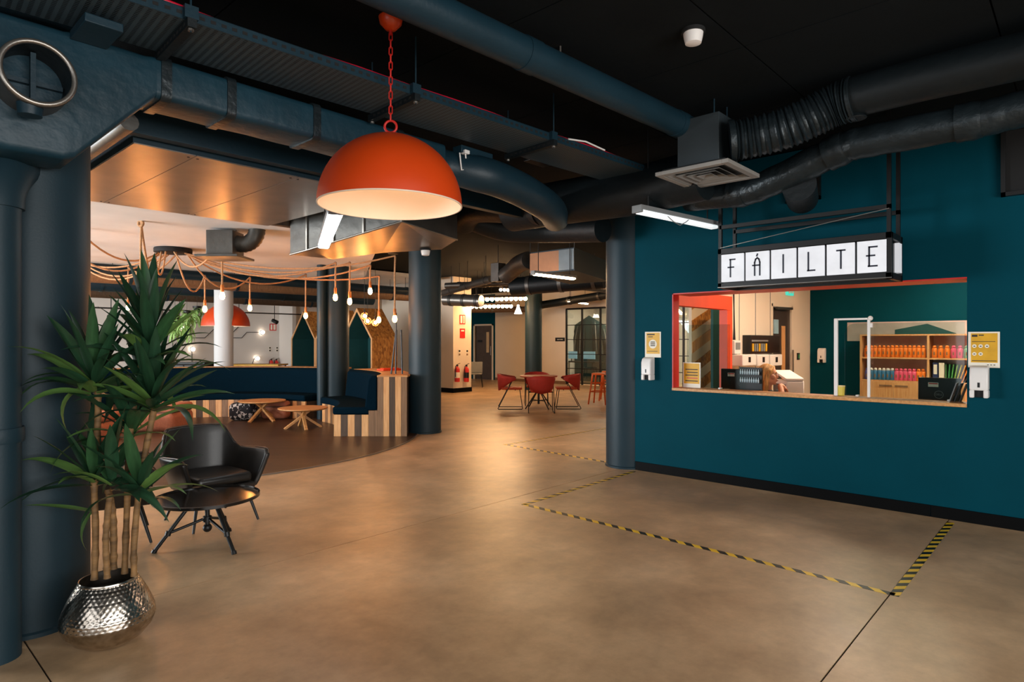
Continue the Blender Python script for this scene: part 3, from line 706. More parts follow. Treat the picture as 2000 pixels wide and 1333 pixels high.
# ================================================================== HAZARD TAPE
def tape(a, b_, label, w_=.05):
    a, b_ = Vector(a), Vector(b_); d = b_-a
    o = MB().box(0, d.length, -w_/2, w_/2, 0, .0015).build('floor_tape', M['hazard'])
    o.location = (a.x, a.y, .0005); o.rotation_euler = (0, 0, math.atan2(d.y, d.x))
    return tag(o, label, 'tape', 'hazard tapes on the floor')
G = lambda x, y: Pz(x, y, 0)
tape(G(1746, 1164), G(1857, 1021), 'black yellow tape strip meeting the teal wall at the right')
tape(G(1022, 985), G(1748, 1162), 'longest black yellow tape strip, parallel to the teal wall')
tape(G(1022, 986), G(1238, 921), 'black yellow tape strip ending beside the right column')
tape(G(985, 869), G(1186, 836), 'far tape strip slanting towards the red chairs')
tape(G(985, 868), G(1186, 903), 'far tape strip ending behind the right column')

# ================================================================== POT PLANT
pp = LD((212-CX)/FPX*3.13, 3.13)
pot = thing('plant_pot', 'hammered silver metal pot standing by the left column', 'pot', pp)
pot.scale = (.93, .93, .97)
def hammered():
    m, nt, b = new_mat('hammered_metal'); L = nt.links
    tc = nd(nt, 'ShaderNodeTexCoord'); n = nd(nt, 'ShaderNodeTexNoise'); n.inputs['Scale'].default_value = 25; L.new(tc.outputs['Object'], n.inputs['Vector'])
    r = ramp(nt, [(.3, lin('A79C8E')), (.7, lin('CFC6BA'))]); L.new(n.outputs['Fac'], r.inputs[0]); L.new(r.outputs[0], b.inputs['Base Color'])
    b.inputs['Metallic'].default_value = 1; b.inputs['Roughness'].default_value = .22
    return m
M['hammered'] = hammered()
base = [(.0, .0), (.085, .0), (.118, .01), (.165, .04), (.205, .085), (.222, .13), (.218, .165), (.205, .20), (.185, .245), (.163, .285), (.142, .318), (.137, .333)]
prof = []
for i_ in range(len(base)-1):
    for s_ in range(6):
        u = s_/6; prof.append((base[i_][0]*(1-u)+base[i_+1][0]*u, base[i_][1]*(1-u)+base[i_+1][1]*u))
prof.append(base[-1])
def dim(r_, z_, a_):
    if z_ < .065 or z_ > .325: return r_
    row = z_/.0165; ph = (int(row) % 2)*.5
    d_ = math.sin(PI*(row % 1))*abs(math.sin((a_*44/(2*PI)+ph)*PI))
    return r_ - .0042*d_*min(1, (z_-.065)/.03)
MB().lathe(prof, n=176, cap0=True, cap1=False, fn=dim).build('pot_body', M['hammered'], pot, smooth=75)
MB().lathe([(.137, .333), (.135, .336), (.131, .334), (.131, .25)], n=64, cap0=False, cap1=False).build('rim', M['hammered'], pot, smooth=60)
MB().lathe([(.131, .262), (.1, .268), (.001, .27)], n=32, cap0=False).build('soil', M['soil'], pot)

plant = thing('potted_plant', 'tall yucca plant with sword leaves and bamboo like canes in silver pot', 'plant', (pp.x, pp.y, .27), -ANG)
S = 3.13/FPX                                            # metres per pixel at the plant
def loc(px, py, dd=0.0):                                # plant local: x right, y away, z up
    return Vector(((px-212)*S, dd, HC+(CY-py)*S-.27))
def leaf_mesh(name, L_, w_, bend, m):
    vs, fs = [], []; n = 9
    for i_ in range(n+1):
        t_ = i_/n; wd = w_*(.35+.65*math.sin(min(1, t_*1.9+.15)*PI/2))*(1-t_**3.2)
        if i_ == n: wd = .0008
        a_ = bend*t_*t_; y = L_*(t_-.16*a_*a_*t_); z_ = -L_*.5*a_*t_
        vs += [(-wd/2, y, z_+wd*.10), (0, y, z_-wd*.05), (wd/2, y, z_+wd*.10)]
    for i_ in range(n):
        for j in range(2): fs.append((3*i_+j, 3*i_+j+1, 3*i_+4+j, 3*i_+3+j))
    me = bpy.data.meshes.new(name); me.from_pydata(vs, [], fs); me.materials.append(m); me.shade_smooth(); me.update()
    return me
LEAF = []
for L_ in (.30, .38, .46):
    for bend in (.15, .55, 1.1):
        for m in ('leaf', 'leaf2', 'leaf3'): LEAF.append((L_, bend, m, leaf_mesh('leaf', L_, .064 if L_ > .32 else .054, bend, M[m])))
rl = random.Random(11)
COLP = (XF[plant.name].inverted() @ Vector((c1.x, c1.y, 0))).xy
def put_leaf(base_, az, el, L_, bend, m, roll=0.0):
    me = min(LEAF, key=lambda q_: abs(q_[0]-L_)*4+abs(q_[1]-bend)+(0 if q_[2] == m else 9))[3]
    o = bpy.data.objects.new('leaf', me); COL.objects.link(o); o.parent = plant
    for _ in range(24):                       # keep leaves clear of the column behind
        d = Vector((math.cos(el)*math.cos(az), math.cos(el)*math.sin(az), math.sin(el)))
        if min((Vector((base_.x+d.x*L_*u_, base_.y+d.y*L_*u_))-COLP).length for u_ in (.5, .75, 1.0)) > .30: break
        az += .14 if math.sin(az-math.atan2(COLP.y-base_.y, COLP.x-base_.x)) > 0 else -.14
    side = d.cross(Vector((0,0,1))); side = side.normalized() if side.length > 1e-4 else Vector((1,0,0))
    up = side.cross(d)
    R_ = Matrix((side, d, up)).transposed().to_4x4() @ Matrix.Rotation(roll, 4, 'Y')
    k_ = L_/min(LEAF, key=lambda q_: abs(q_[0]-L_))[0]
    o.matrix_local = Matrix.Translation(base_) @ R_ @ Matrix.Diagonal((1, k_, 1, 1))
def cane(pts, r_):
    q_ = resample(pts, 26); rs = [r_*(1+.16*(1 if k_ % 4 == 0 else 0)+.05*math.sin(k_*2.1)) for k_ in range(27)]
    MB().tube(q_, rs, 10).build('cane', M['cane'], plant, smooth=60)
def head(px, py, n, up_, Lm, dd=0.0, spread_=1.0, span=.16):
    """rosette: n leaves around the cane top, lower ones wider"""
    c = loc(px, py, dd)
    for k_ in range(n):
        t_ = k_/(n-1); az = k_*2.399+px; el = (.08+1.35*t_**.75)*1.0
        el = el*up_ + (1-up_)*.2
        m = rl.choice(('leaf', 'leaf2', 'leaf2', 'leaf3' if t_ < .6 else 'leaf2'))
        put_leaf(c+Vector((.012*math.cos(az), .012*math.sin(az), span*t_)), az, el+rl.uniform(-.12, .12), Lm*rl.uniform(.82, 1.1), (1-t_)*1.0*spread_*rl.uniform(.5, 1.2), m, rl.uniform(-.5, .5))
cane([loc(262,1125,-.0), loc(262,1060,0), loc(268,950,.02), loc(280,870,.03), loc(290,800,.05)], .0145)
cane([loc(236,1125,.03), loc(236,1000,.05), loc(240,850,.06), loc(262,700,.07), loc(272,640,.07)], .0145)
cane([loc(192,1128,-.03), loc(192,1040,-.02), loc(184,930,0), loc(186,820,.02), loc(186,765,.02)], .015)
cane([loc(222,1122,-.05), loc(222,1040,-.06), loc(230,960,-.06)], .0145)
cane([loc(207,1120,.06), loc(206,1020,.06), loc(198,960,.05)], .016)
head(277, 712, 34, 1.0, .35, .07, .75, .22)
head(184, 772, 30, .95, .36, .0, 1.1, .13)
head(290, 808, 30, .88, .38, .04, 1.0, .12)
head(236, 860, 18, .95, .36, .08, .9, .1)
head(190, 948, 17, .8, .34, -.02, 1.0, .08)
head(272, 968, 18, .7, .34, .0, 1.0, .07)
head(232, 950, 9, .95, .33, -.05, .8, .08)
# long arching leaves that stand out in the outline
for (px, py, tx, ty, L_, bd, m) in ((176, 735, 70, 715, .30, .4, 'leaf'), (165, 755, 105, 790, .30, 1.1, 'leaf3'), (186, 928, 45, 945, .40, .5, 'leaf2'), (186, 1000, 75, 975, .34, .3, 'leaf3'),
        (300, 800, 400, 765, .36, .3, 'leaf3'), (298, 790, 398, 697, .40, .2, 'leaf2'), (300, 770, 365, 675, .36, .4, 'leaf2'), (292, 740, 300, 650, .32, .5, 'leaf2'), (296, 700, 370, 670, .30, .6, 'leaf3'),
        (285, 960, 365, 930, .30, .4, 'leaf3'), (285, 975, 360, 958, .32, .5, 'leaf'), (180, 1000, 152, 1060, .26, .4, 'leaf3'), (182, 930, 150, 835, .36, .2, 'leaf')):
    a_, b_ = loc(px, py, 0), loc(tx, ty, -.05); d = b_-a_
    put_leaf(a_, math.atan2(d.y, d.x), math.asin(max(-1, min(1, d.z/d.length))), d.length*1.08, bd, m, rl.uniform(-.3, .3))

# ================================================================== ARMCHAIR, LOW TABLE
def armchair(p, rz, label):
    a = thing('armchair', label, 'armchair', p, rz, 'black leather armchairs')
    # stations round the shell: bottom x,y / top x,y / top height
    st = [(-.27,-.30,-.385,-.36,.565), (-.285,-.28,-.405,-.30,.60), (-.29,-.05,-.41,-.02,.585), (-.285,.12,-.385,.15,.575), (-.27,.19,-.345,.24,.62), (-.25,.24,-.30,.31,.73), (-.22,.27,-.26,.35,.775),
          (-.10,.295,-.11,.375,.785), (0,.30,0,.38,.787)]
    st += [(-a_, b_, -c_, d_, e_) for (a_, b_, c_, d_, e_) in st[-2::-1]]
    rows = 6; vs, fs = [], []
    for (bx_, by_, tx_, ty_, zt_) in st:
        for j in range(rows+1):
            u = j/rows; e_ = u**.8
            vs.append((bx_*(1-e_)+tx_*e_, by_*(1-e_)+ty_*e_, .30+(zt_-.30)*u))
    n = rows+1
    for i_ in range(len(st)-1):
        for j in range(rows): fs.append((i_*n+j, (i_+1)*n+j, (i_+1)*n+j+1, i_*n+j+1))
    o = MB().add(vs, fs).build('shell', M['leather'], a, smooth=60)
    so = o.modifiers.new('solid', 'SOLIDIFY'); so.thickness = .045; so.offset = 0
    be = o.modifiers.new('bev', 'BEVEL'); be.width = .015; be.segments = 3; be.limit_method = 'ANGLE'; be.angle_limit = .9
    top = [Vector((s_[2], s_[3], s_[4]+.004)) for s_ in st]
    MB().tube(resample(top, 60), .006, 8).build('piping', mat('edge_piping', '4A362A', .4) if 'edge_piping' not in bpy.data.materials else bpy.data.materials['edge_piping'], a, smooth=60)
    poly = [(-.28,-.34), (.28,-.34), (.29,-.1), (.275,.16), (.22,.26), (0,.285), (-.22,.26), (-.275,.16), (-.29,-.1)]
    MB().prism([(x*.98, y*.98, .285) for x, y in poly], (0,0,.05)).build('seat_pan', M['leather'], a, bevel=.015)
    MB().prism([(x*.90, y*.90-.01, .335) for x, y in poly], (0,0,.09)).build('seat_cushion', M['leather'], a, bevel=.035, seg=4)
    a.scale = (.88, .88, .97)
    for sx in (-1, 1):
        MB().cyl((sx*.22, -.24, .29), (sx*.30, -.33, 0), .017, .011, 12).build('leg', M['black'], a, smooth=40)
        MB().cyl((sx*.2, .2, .29), (sx*.29, .32, 0), .017, .011, 12).build('leg', M['black'], a, smooth=40)
    return a
armchair(LD((412-CX)/FPX*5.28, 5.28), math.radians(2), 'worn black leather armchair behind the low round table')
armchair(LD((205-CX)/FPX*4.75, 4.75), math.radians(75), 'black leather armchair mostly hidden behind the potted plant')
pt = LD((405-CX)/FPX*4.62, 4.62)
tb_ = thing('coffee_table', 'round low dark table on black adjustable tripod legs', 'table', pt, -ANG)
TZ, TR = .355, .36
MB().lathe([(.02, TZ-.012), (TR-.01, TZ-.012), (TR, TZ-.008), (TR, TZ+.012), (TR-.008, TZ+.014), (TR-.014, TZ+.002), (.001, TZ+.001)], n=72, cap1=False).build('table_top', M['table_top'], tb_, smooth=35)
hub = Vector((0,0,.2))
MB().cyl((0,0,TZ-.01), (0,0,.155), .017, n=16).build('center_post', M['black'], tb_, smooth=40)
MB().cyl((0,0,.215), (0,0,.175), .03, n=16).build('hub', M['black'], tb_, smooth=40)
MB().sphere((0,0,.13), .032).build('ball_weight', M['black'], tb_, smooth=True)
for a_ in (-2.62, -.60, 1.55):
    d = Vector((math.cos(a_), math.sin(a_), 0))
    top_, foot = d*.09+Vector((0,0,TZ-.012)), d*.34+Vector((0,0,.008))
    lg = MB().cyl(top_, foot, .0135, n=12).build('leg', M['black'], tb_, smooth=40)
    MB().cyl(foot+Vector((0,0,.012))-d*.006, foot+Vector((0,0,-.008))+d*.004, .018, n=12).build('foot', M['black'], lg, smooth=40)
    k_ = top_*.35+foot*.65
    MB().cyl((d*.03)+Vector((0,0,.195)), k_, .010, n=10).build('brace', M['black'], tb_, smooth=40)
    MB().cyl(k_-d*.004+Vector((0,0,.014)), k_+d*.004-Vector((0,0,.014)), .02, n=12).build('clamp', M['black'], tb_, smooth=40)
# ================================================================== ON THE TEAL WALL
def wall_rect(x0, y0, x1, y1, X):
    """pixel rectangle on the plane X -> (ymin, ymax, zmin, zmax), measured at its centre"""
    c = PX((x0+x1)/2, (y0+y1)/2, X); a, b = PX(x0, (y0+y1)/2, X), PX(x1, (y0+y1)/2, X); u, d = PX((x0+x1)/2, y0, X), PX((x0+x1)/2, y1, X)
    return b.y, a.y, d.z, u.z
def poster(rect, label, kind):
    y0, y1, z0, z1 = wall_rect(*rect, XW); X = XW
    p = thing('notice_poster', label, 'poster', (X, (y0+y1)/2, z0)); w_, h_ = y1-y0, z1-z0
    MB().box(X-.003, X-.0003, y0, y1, z0, z1).build('sheet', M['paper'], p, world=True)
    def r(n, u0, u1, v0, v1, m, lift=.0008):              # u from the viewer's left, v from the bottom
        MB().box(X-.003-lift, X-.0029, y1-u1*w_, y1-u0*w_, z0+v0*h_, z0+v1*h_).build(n, m, p, world=True)
    r('yellow_field', .09, .93, .14, .96, M['yellow'])
    if kind == 0:
        c = Vector((X-.0042, y1-.5*w_, z0+.52*h_)); MB().tube([c, c+Vector((.001,0,0))], w_*.25, 24).build('round_badge', M['paper'], p, world=True)
        for k in range(3): r('line_of_text', .36, .64, .44+.07*k, .475+.07*k, M['ink'], .002)
        r('headline', .14, .62, .87, .92, M['ink'], .0014); r('headline', .2, .5, .79, .82, M['ink'], .0014)
        r('line_of_text', .15, .8, .23, .25, M['ink'], .0014)
    else:
        r('headline', .12, .3, .86, .92, M['ink'], .0014); r('headline', .34, .5, .89, .92, M['ink'], .0014)
        r('line_of_text', .12, .86, .72, .735, M['ink'], .0014)
        for i_ in range(3):
            for j in range(2):
                if i_ == 2 and j == 1: continue
                c = Vector((X-.0042, y1-(.2+.2*i_)*w_, z0+(.6-.22*j)*h_)); MB().tube([c, c+Vector((.001,0,0))], w_*.07, 20).build('round_badge', M['paper'], p, world=True)
                r('badge_mark', .17+.2*i_, .23+.2*i_, .585-.22*j, .61-.22*j, M['ink'], .002)
        r('line_of_text', .12, .9, .18, .2, M['ink'], .0014)
        for k in range(3): r('footer_mark', .6+.1*k, .66+.1*k, .07, .09, M['ink'], .0008)
    return p
poster((1260, 648, 1291, 698), 'yellow and white notice left of the counter opening', 0)
poster((1891, 648, 1953, 718), 'larger yellow and white notice right of the counter opening', 1)
def dispenser(pos, label, face=-1):
    """wall unit; local: back at x=0, sticks out to -x"""
    d = thing('soap_dispenser', label, 'dispenser', pos, 0, 'white wall dispensers')
    prof = [(0, -.0), (-.085, -.0), (-.10, .03), (-.10, .20), (-.08, .245), (-.04, .26), (0, .26)]
    b = MB(); b.prism([(x, -.06, z) for x, z in prof if z >= .065 or True][:0] or [(0,-.062,.06), (-.10,-.062,.06), (-.10,-.062,.20), (-.08,-.062,.245), (-.04,-.062,.26), (0,-.062,.26)], (0,.124,0))
    b.build('cover', M['white_pl'], d, bevel=.012, seg=3)
    for y in (-.062, .03): MB().box(-.1, 0, y, y+.032, .0, .064).build('side_cheek', M['white_pl'], d, bevel=.008)
    MB().box(-.075, -.005, -.032, .032, .005, .062).build('nozzle_recess', M['black_matte'], d)
    MB().box(-.1012, -.0995, -.008, .008, .085, .125).build('level_window', M['black'], d)
    return d
y0, y1, z0, z1 = wall_rect(1262, 708, 1284, 742, XW); dispenser((XW, (y0+y1)/2+.02, z0), 'white wall dispenser under the left notice')
y0, y1, z0, z1 = wall_rect(1899, 727, 1930, 776, XW); dispenser((XW, (y0+y1)/2, z0), 'white wall dispenser under the right notice')
y0, y1, z0, z1 = wall_rect(1600, 683, 1613, 706, XB); dispenser((XB, (y0+y1)/2, z0-.02), 'white wall dispenser on the back wall of the office')

# ================================================================== OFFICE
FACE_X = Matrix(((0,0,-1,0), (-1,0,0,0), (0,1,0,0), (0,0,0,1)))     # reads from -X
FACE_Y = Matrix(((1,0,0,0), (0,0,-1,0), (0,1,0,0), (0,0,0,1)))      # reads from -Y
def text(body, size, Mw, name, m, parent):
    cu = bpy.data.curves.new(name, 'FONT'); cu.body = body; cu.size = size; cu.align_x = 'CENTER'; cu.align_y = 'CENTER'; cu.extrude = .0005; cu.resolution_u = 3
    tmp = bpy.data.objects.new(name+'_tmp', cu); me = bpy.data.meshes.new_from_object(tmp); bpy.data.objects.remove(tmp); bpy.data.curves.remove(cu)
    me.name = name; me.materials.clear(); me.materials.append(m); me.transform(XF[parent.name].inverted() @ Mw)
    o = bpy.data.objects.new(name, me); COL.objects.link(o); o.parent = parent; XF[o.name] = XF[parent.name]
    return o
dk = thing('reception_desk', 'pale wood desk behind the counter ledge', 'desk', (7.0, 1.5, 0))
MB().box(6.66, 7.32, -.8, 3.45, .71, .74).build('desk_top', M['wood'], dk, world=True, bevel=.003)
for y in (-.75, 1.3, 3.38): MB().box(6.7, 7.28, y, y+.03, 0, .71).build('desk_leg', M['white_pl'], dk, world=True)
M['screen_back'] = mat('monitor_black', '08090A', .3, var=.1)
def monitor(a, b, X, label):
    y0, y1 = PX(b[0], b[1], X).y, PX(a[0], a[1], X).y; zt = PX((a[0]+b[0])/2, a[1], X).z
    m = thing('monitor', label, 'monitor', (X, (y0+y1)/2, .74)); h_ = .30; w_ = y1-y0; yc = (y0+y1)/2
    MB().box(X, X+.035, y0, y1, zt-h_, zt).build('screen_body', M['screen_back'], m, world=True, bevel=.006)
    MB().box(X+.005, X+.03, yc-.03, yc+.03, .745, zt-h_+.02).build('stand', M['black'], m, world=True)
    MB().box(X-.07, X+.12, yc-.11, yc+.11, .74, .752).build('foot', M['black'], m, world=True, bevel=.004)
    MB().box(X-.001, X, y1-.16, y1-.08, zt-.085, zt-.045).build('sticker', M['paper'], m, world=True)
    MB().box(X-.0015, X-.001, y1-.155, y1-.085, zt-.06, zt-.05).build('sticker_print', M['red'], m, world=True)
    lg = MB().torus((X-.001, yc, zt-.155), .034, .0022, axis=(1,0,0), n=28).build('round_logo', M['grey_pl'], m, world=True)
    text('DELL', .024, Matrix.Translation((X-.0012, yc, zt-.155)) @ FACE_X, 'logo_text', M['grey_pl'], m)
    return m
monitor((1408, 721), (1488, 721), 6.92, 'black computer monitor seen from behind beside the receptionist')
monitor((1793, 738), (1876, 738), 6.92, 'black computer monitor seen from behind before the bottle shelves')
yr1, yr0 = PX(1440, 730, 6.66).y, PX(1484, 730, 6.66).y; zr0, zr1 = .98, PX(1460, 718, 6.66).z  # reflected rows of bottles by the monitor, built as a solid rack
rk = thing('bottle_rack', 'reflection of two rows of pale bottles built as a small black rack', 'rack', (6.66, (yr0+yr1)/2, .74))
MB().box(6.72, 6.73, yr0, yr1, zr0-.08, zr1).build('back_panel', M['screen_back'], rk, world=True); MB().box(6.64, 6.73, yr0, yr1, .74, .76).build('base', M['black'], rk, world=True); MB().box(6.70, 6.72, yr0+.02, yr1-.02, .75, zr0).build('stand', M['black'], rk, world=True)
vb = MB().lathe([(.008, 0), (.009, .03), (.004, .04), (.004, .055)], n=8).mesh('vial'); vb.materials.append(mat('pale_glass', 'B9CCD2', .25)); vb.shade_smooth()
for j in range(2):
    zz = zr1-.075-.085*j; MB().box(6.665, 6.72, yr0+.005, yr1-.005, zz-.008, zz).build('tier', M['black'], rk, world=True)
    for k in range(9): o = bpy.data.objects.new('vial', vb); COL.objects.link(o); o.parent = rk; o.location = XF[rk.name].inverted() @ Vector((6.685, yr0+.025+(yr1-yr0-.05)*k/8, zz))
# acrylic screens and their white frame
XP = 6.56
def sheet(x0, x1, ytop, label, rnd=False):
    y1, y0 = PX(x0, 700, XP).y, PX(x1, 700, XP).y; zt = PX((x0+x1)/2, ytop, XP).z; zb_ = OZ0+.001
    if rnd:
        r = .09; poly = [(XP, y0, zb_), (XP, y1, zb_)] + [(XP, y1-r+r*math.cos(a), zt-r+r*math.sin(a)) for a in [PI/2*k/8 for k in range(9)]] + [(XP, y0, zt)]
    else: poly = [(XP, y0, zb_), (XP, y1, zb_), (XP, y1, zt), (XP, y0, zt)]
    s = thing('acrylic_screen', label, 'screen', (XP, (y0+y1)/2, zb_))
    MB().prism(poly, (.005, 0, 0)).build('acrylic_pane', M['plexi'], s, world=True)
    for y in (y0+.1, y1-.12): MB().box(XP-.03, XP+.035, y, y+.02, zb_, zb_+.012).build('screen_foot', M['white_pl'], s, world=True)
sheet(1342, 1426, 634, 'clear acrylic screen beside the orange frame')
sheet(1650, 1884, 630, 'clear acrylic screen with rounded corner in front of the shelves', True)
fr = thing('hatch_frame', 'slim white upright frame standing on the counter ledge', 'frame', (XP-.05, 1.6, OZ0))
ya, yb, zt = PX(1633, 700, XP-.05).y, PX(1697, 700, XP-.05).y, PX(1633, 622, XP-.05).z
MB().box(XP-.065, XP-.035, ya-.016, ya+.016, OZ0, zt).build('upright', M['white_pl'], fr, world=True, bevel=.003)
MB().box(XP-.06, XP-.04, yb-.012, yb+.012, OZ0, zt).build('upright', M['white_pl'], fr, world=True, bevel=.003)
MB().box(XP-.06, XP-.04, yb, ya, zt-.018, zt).build('top_rail', M['white_pl'], fr, world=True, bevel=.003)
MB().sphere((XP-.05, yb-.012, zt-.005), .022).build('corner_knob', M['white_pl'], fr, smooth=True, world=True)
MB().box(XP-.06, XP-.03, yb-.03, yb-.012, zt-.09, zt-.05).build('clip', M['white_pl'], fr, world=True, bevel=.002)
py_ = PX(1641, 768, XP-.02)
cup = thing('yellow_tub', 'small yellow tub on the counter ledge beside the white frame', 'tub', (XP-.02, py_.y, OZ0))
MB().lathe([(.030, 0), (.036, .005), (.040, .085)], n=24).build('tub_body', mat('tub_yellow', 'D8C24A', .5), cup, smooth=40)
MB().lathe([(.042, .083), (.042, .095), (.001, .096)], n=24, cap1=False).build('tub_lid', mat('tub_lid', 'C9BC7A', .5), cup, smooth=40)
# notice standing on the ledge
y1, y0 = PX(1334, 730, 6.52).y, PX(1368, 730, 6.52).y
nt_ = thing('standing_notice', 'yellow printed notice standing inside the left of the opening', 'notice', (6.52, (y0+y1)/2, OZ0))
zt = PX(1350, 708, 6.52).z
MB().box(6.52, 6.524, y0, y1, OZ0+.001, zt).build('sheet', M['paper'], nt_, world=True)
MB().box(6.5185, 6.52, y0+.012, y1-.012, OZ0+.045, zt-.01).build('yellow_field', M['yellow'], nt_, world=True)
for k in range(5): MB().box(6.518, 6.5185, y0+.03, y1-.03-.02*(k % 2), OZ0+.07+.032*k, OZ0+.08+.032*k).build('line_of_text', M['ink'] if k != 1 else M['red'], nt_, world=True)
# leaflet stand at the right end
q_ = PX(1855, 765, 6.56)
ls = thing('leaflet_holder', 'leaning grey leaflet holder at the right end of the ledge', 'holder', (6.56, q_.y, OZ0))
for k, (m_, dy) in enumerate((('grey_pl', 0), ('black', -.035), ('black', -.07))):
    MB().prism([(-.06, dy, 0), (.06, dy, 0), (.06, dy-.05, .16), (-.06, dy-.05, .16)], (0, -.008, 0)).build('leaflet', M[m_], ls)
# side wall fittings (on the cream wall Y = YL)
def onY(px, py, Y=YL): return PY(px, py, Y)
def boxY(b, x0, y0, x1, y1, d=.1, Y=YL):
    c0, c1 = onY(x0, (y0+y1)/2, Y), onY(x1, (y0+y1)/2, Y); zt, zb_ = onY((x0+x1)/2, y0, Y).z, onY((x0+x1)/2, y1, Y).z
    return b.box(c0.x, c1.x, Y-d, Y, zb_, zt)
for k, (x0, x1, lab) in enumerate(((1429, 1456, 'white wall box beside the orange frame'), (1459, 1482, 'white wall box in the middle under the black cabinet'), (1485, 1508, 'white wall box nearest the office door'))):
    c = onY((x0+x1)/2, 703); t = thing('wall_box', lab, 'box', (c.x, YL, onY(x0, 714).z), 0, 'white boxes on the office wall')
    boxY(MB(), x0, 692, x1, 714, .16).build('box_body', M['white_pl'], t, world=True, bevel=.012)
    boxY(MB(), (x0+x1)/2-2, 697, (x0+x1)/2+2, 707, .165).build('slot', M['black'], t, world=True)
kc = thing('key_cabinet', 'black glossy cabinet of small hanging items on the office wall', 'cabinet', (onY(1479, 690).x, YL, onY(1479, 690).z))
boxY(MB(), 1450, 655, 1508, 690, .12).build('cabinet_body', M['screen_back'], kc, world=True, bevel=.004)
for k in range(7): boxY(MB(), 1453+4.4*k, 671, 1455.6+4.4*k, 686, .128).build('hanging_tag', M['grey_pl'] if k % 3 else M['yellow'], kc, world=True)
boxY(MB(), 1452, 664, 1484, 667, .128).build('hook_rail', M['grey_pl'], kc, world=True)
ip = thing('intercom', 'white intercom panel with a black hanging cord beside the orange frame', 'intercom', (onY(1433, 690).x, YL, onY(1433, 690).z))
boxY(MB(), 1428, 665, 1441, 691, .05).build('panel', M['white_pl'], ip, world=True, bevel=.004)
boxY(MB(), 1430, 669, 1439, 683, .054).build('display', M['grey_pl'], ip, world=True)
MB().tube([onY(1433, 574, YL-.03), onY(1433.5, 600, YL-.03), onY(1434, 640, YL-.03), onY(1434, 664, YL-.03)], [.012, .009, .012, .02], 8).build('cord', M['black'], ip, world=True)
# door in the side wall
dr_ = thing('office_door', 'narrow dark glazed door in the cream office wall', 'door', (XD0, YL, 0)); dr_['kind'] = 'structure'
MB().box(XD0, XD1, YL+.02, YL+.06, .01, 2.05).build('door_leaf', mat('door_brown', '3A302A', .35, var=.15), dr_, world=True)
MB().box(XD0+.46, XD0+.62, YL+.012, YL+.02, .3, 1.75).build('door_panel', M['wood_z'], dr_, world=True)
for x in (XD0-.03, XD1-.01): MB().box(x, x+.04, YL-.01, YL+.02, 0, 2.1).build('door_jamb', M['cream'], dr_, world=True)
MB().box(XD0-.03, XD1+.03, YL-.01, YL+.02, 2.06, 2.1).build('door_jamb', M['cream'], dr_, world=True)
MB().box(XD0+.1, XD0+.3, YL+.008, YL+.0195, 1.62, 1.85).build('door_notice', mat('blue_notice', '8FB4C4', .5), dr_, world=True)
MB().tube([(XD1-.09, YL-.06, .9), (XD1-.09, YL-.06, 1.35)], .014, 10).build('pull_bar', M['steel'], dr_, world=True)
MB().bar((XD0+.1, YL-.03, 2.03), (XD1-.1, YL-.05, 2.045), .03, .04).build('door_closer', M['steel_dull'], dr_, world=True)
c = onY(1558, 696); xs = thing('exit_button', 'green exit button on the cream wall by the office door', 'button', (c.x, YL, c.z))
MB().box(-.05, .05, -.02, 0, -.06, .06).build('plate', M['black'], xs); MB().box(-.03, .03, -.026, -.02, -.035, .035).build('push_pad', mat('green_pad', '2E8A4A', .4), xs)
c = onY(1540, 569); es = thing('exit_sign', 'small green lit exit sign above the office door', 'sign', (c.x, YL, c.z))
MB().box(-.14, .14, -.04, 0, -.07, .07).build('panel', mat('exit_green', '1E9A86', .4, emit='46C8B4', estr=.7), es)
MB().box(-.1, -.02, -.042, -.04, -.04, .03).build('running_figure', M['paper'], es); MB().box(.02, .1, -.042, -.04, -.03, .03).build('arrow', M['paper'], es)
# grey white cabinet behind the receptionist
pc = thing('printer', 'white and dark grey printer standing right of the receptionist', 'printer', LD((1541-CX)/FPX*8.1, 8.1), -ANG)
MB().box(-.12, .11, -.2, .2, .02, 1.0).build('printer_body', M['white_pl'], pc, bevel=.02)
MB().box(-.125, -.12, -.18, .18, .1, .95).build('side_panel', mat('dark_grey_panel', '3A3A3C', .5), pc)
MB().prism([(-.125, -.2, 1.0), (.1, -.2, 1.0), (.1, .2, 1.09), (-.125, .2, 1.09)], (0,0,.03)).build('scanner_lid', M['white_pl'], pc, bevel=.006)

# shelf unit with bottles
XSF = 11.72; ysl, ysr = PX(1680, 700, XSF).y, .95
ydv = PX(1812, 700, XSF).y
sf = thing('shelf_unit', 'pale wood shelf unit with cupboard doors against the office back wall', 'shelf', (XSF, ysl, 0))
zc = [.86, 1.235, 1.61]
for y, n in ((ysl-.025, 'side_panel'), (ydv-.02, 'divider'), (ysr, 'side_panel')): MB().box(XSF, XB-.01, y, y+.03, 0, zc[2]).build(n, M['wood_light'], sf, world=True)
for z_ in zc: MB().box(XSF-.003, XB-.01, ysr+.03, ysl-.025, z_-.025, z_).build('shelf_board', M['wood_light'], sf, world=True)
MB().box(XB-.02, XB-.012, ysr, ysl, .05, zc[2]).build('back_panel', mat('rose_board', 'E4C0AC', .7), sf, world=True)
ym = PX(1745, 760, XSF).y
for k, (a, b) in enumerate(((ym, ysl-.03), (ydv+.015, ym-.004), (ysr+.03, ydv-.025))):
    d = MB().box(XSF-.018, XSF, a, b, .05, zc[0]-.028).build('cupboard_door', M['wood_light'], sf, world=True, bevel=.002)
    MB().box(XSF-.03, XSF-.018, (a+.02) if k == 0 else b-.2, (a+.2) if k == 0 else b-.02, zc[0]-.10, zc[0]-.075).build('handle', M['wood_mid'], d, world=True)
BOT = {}
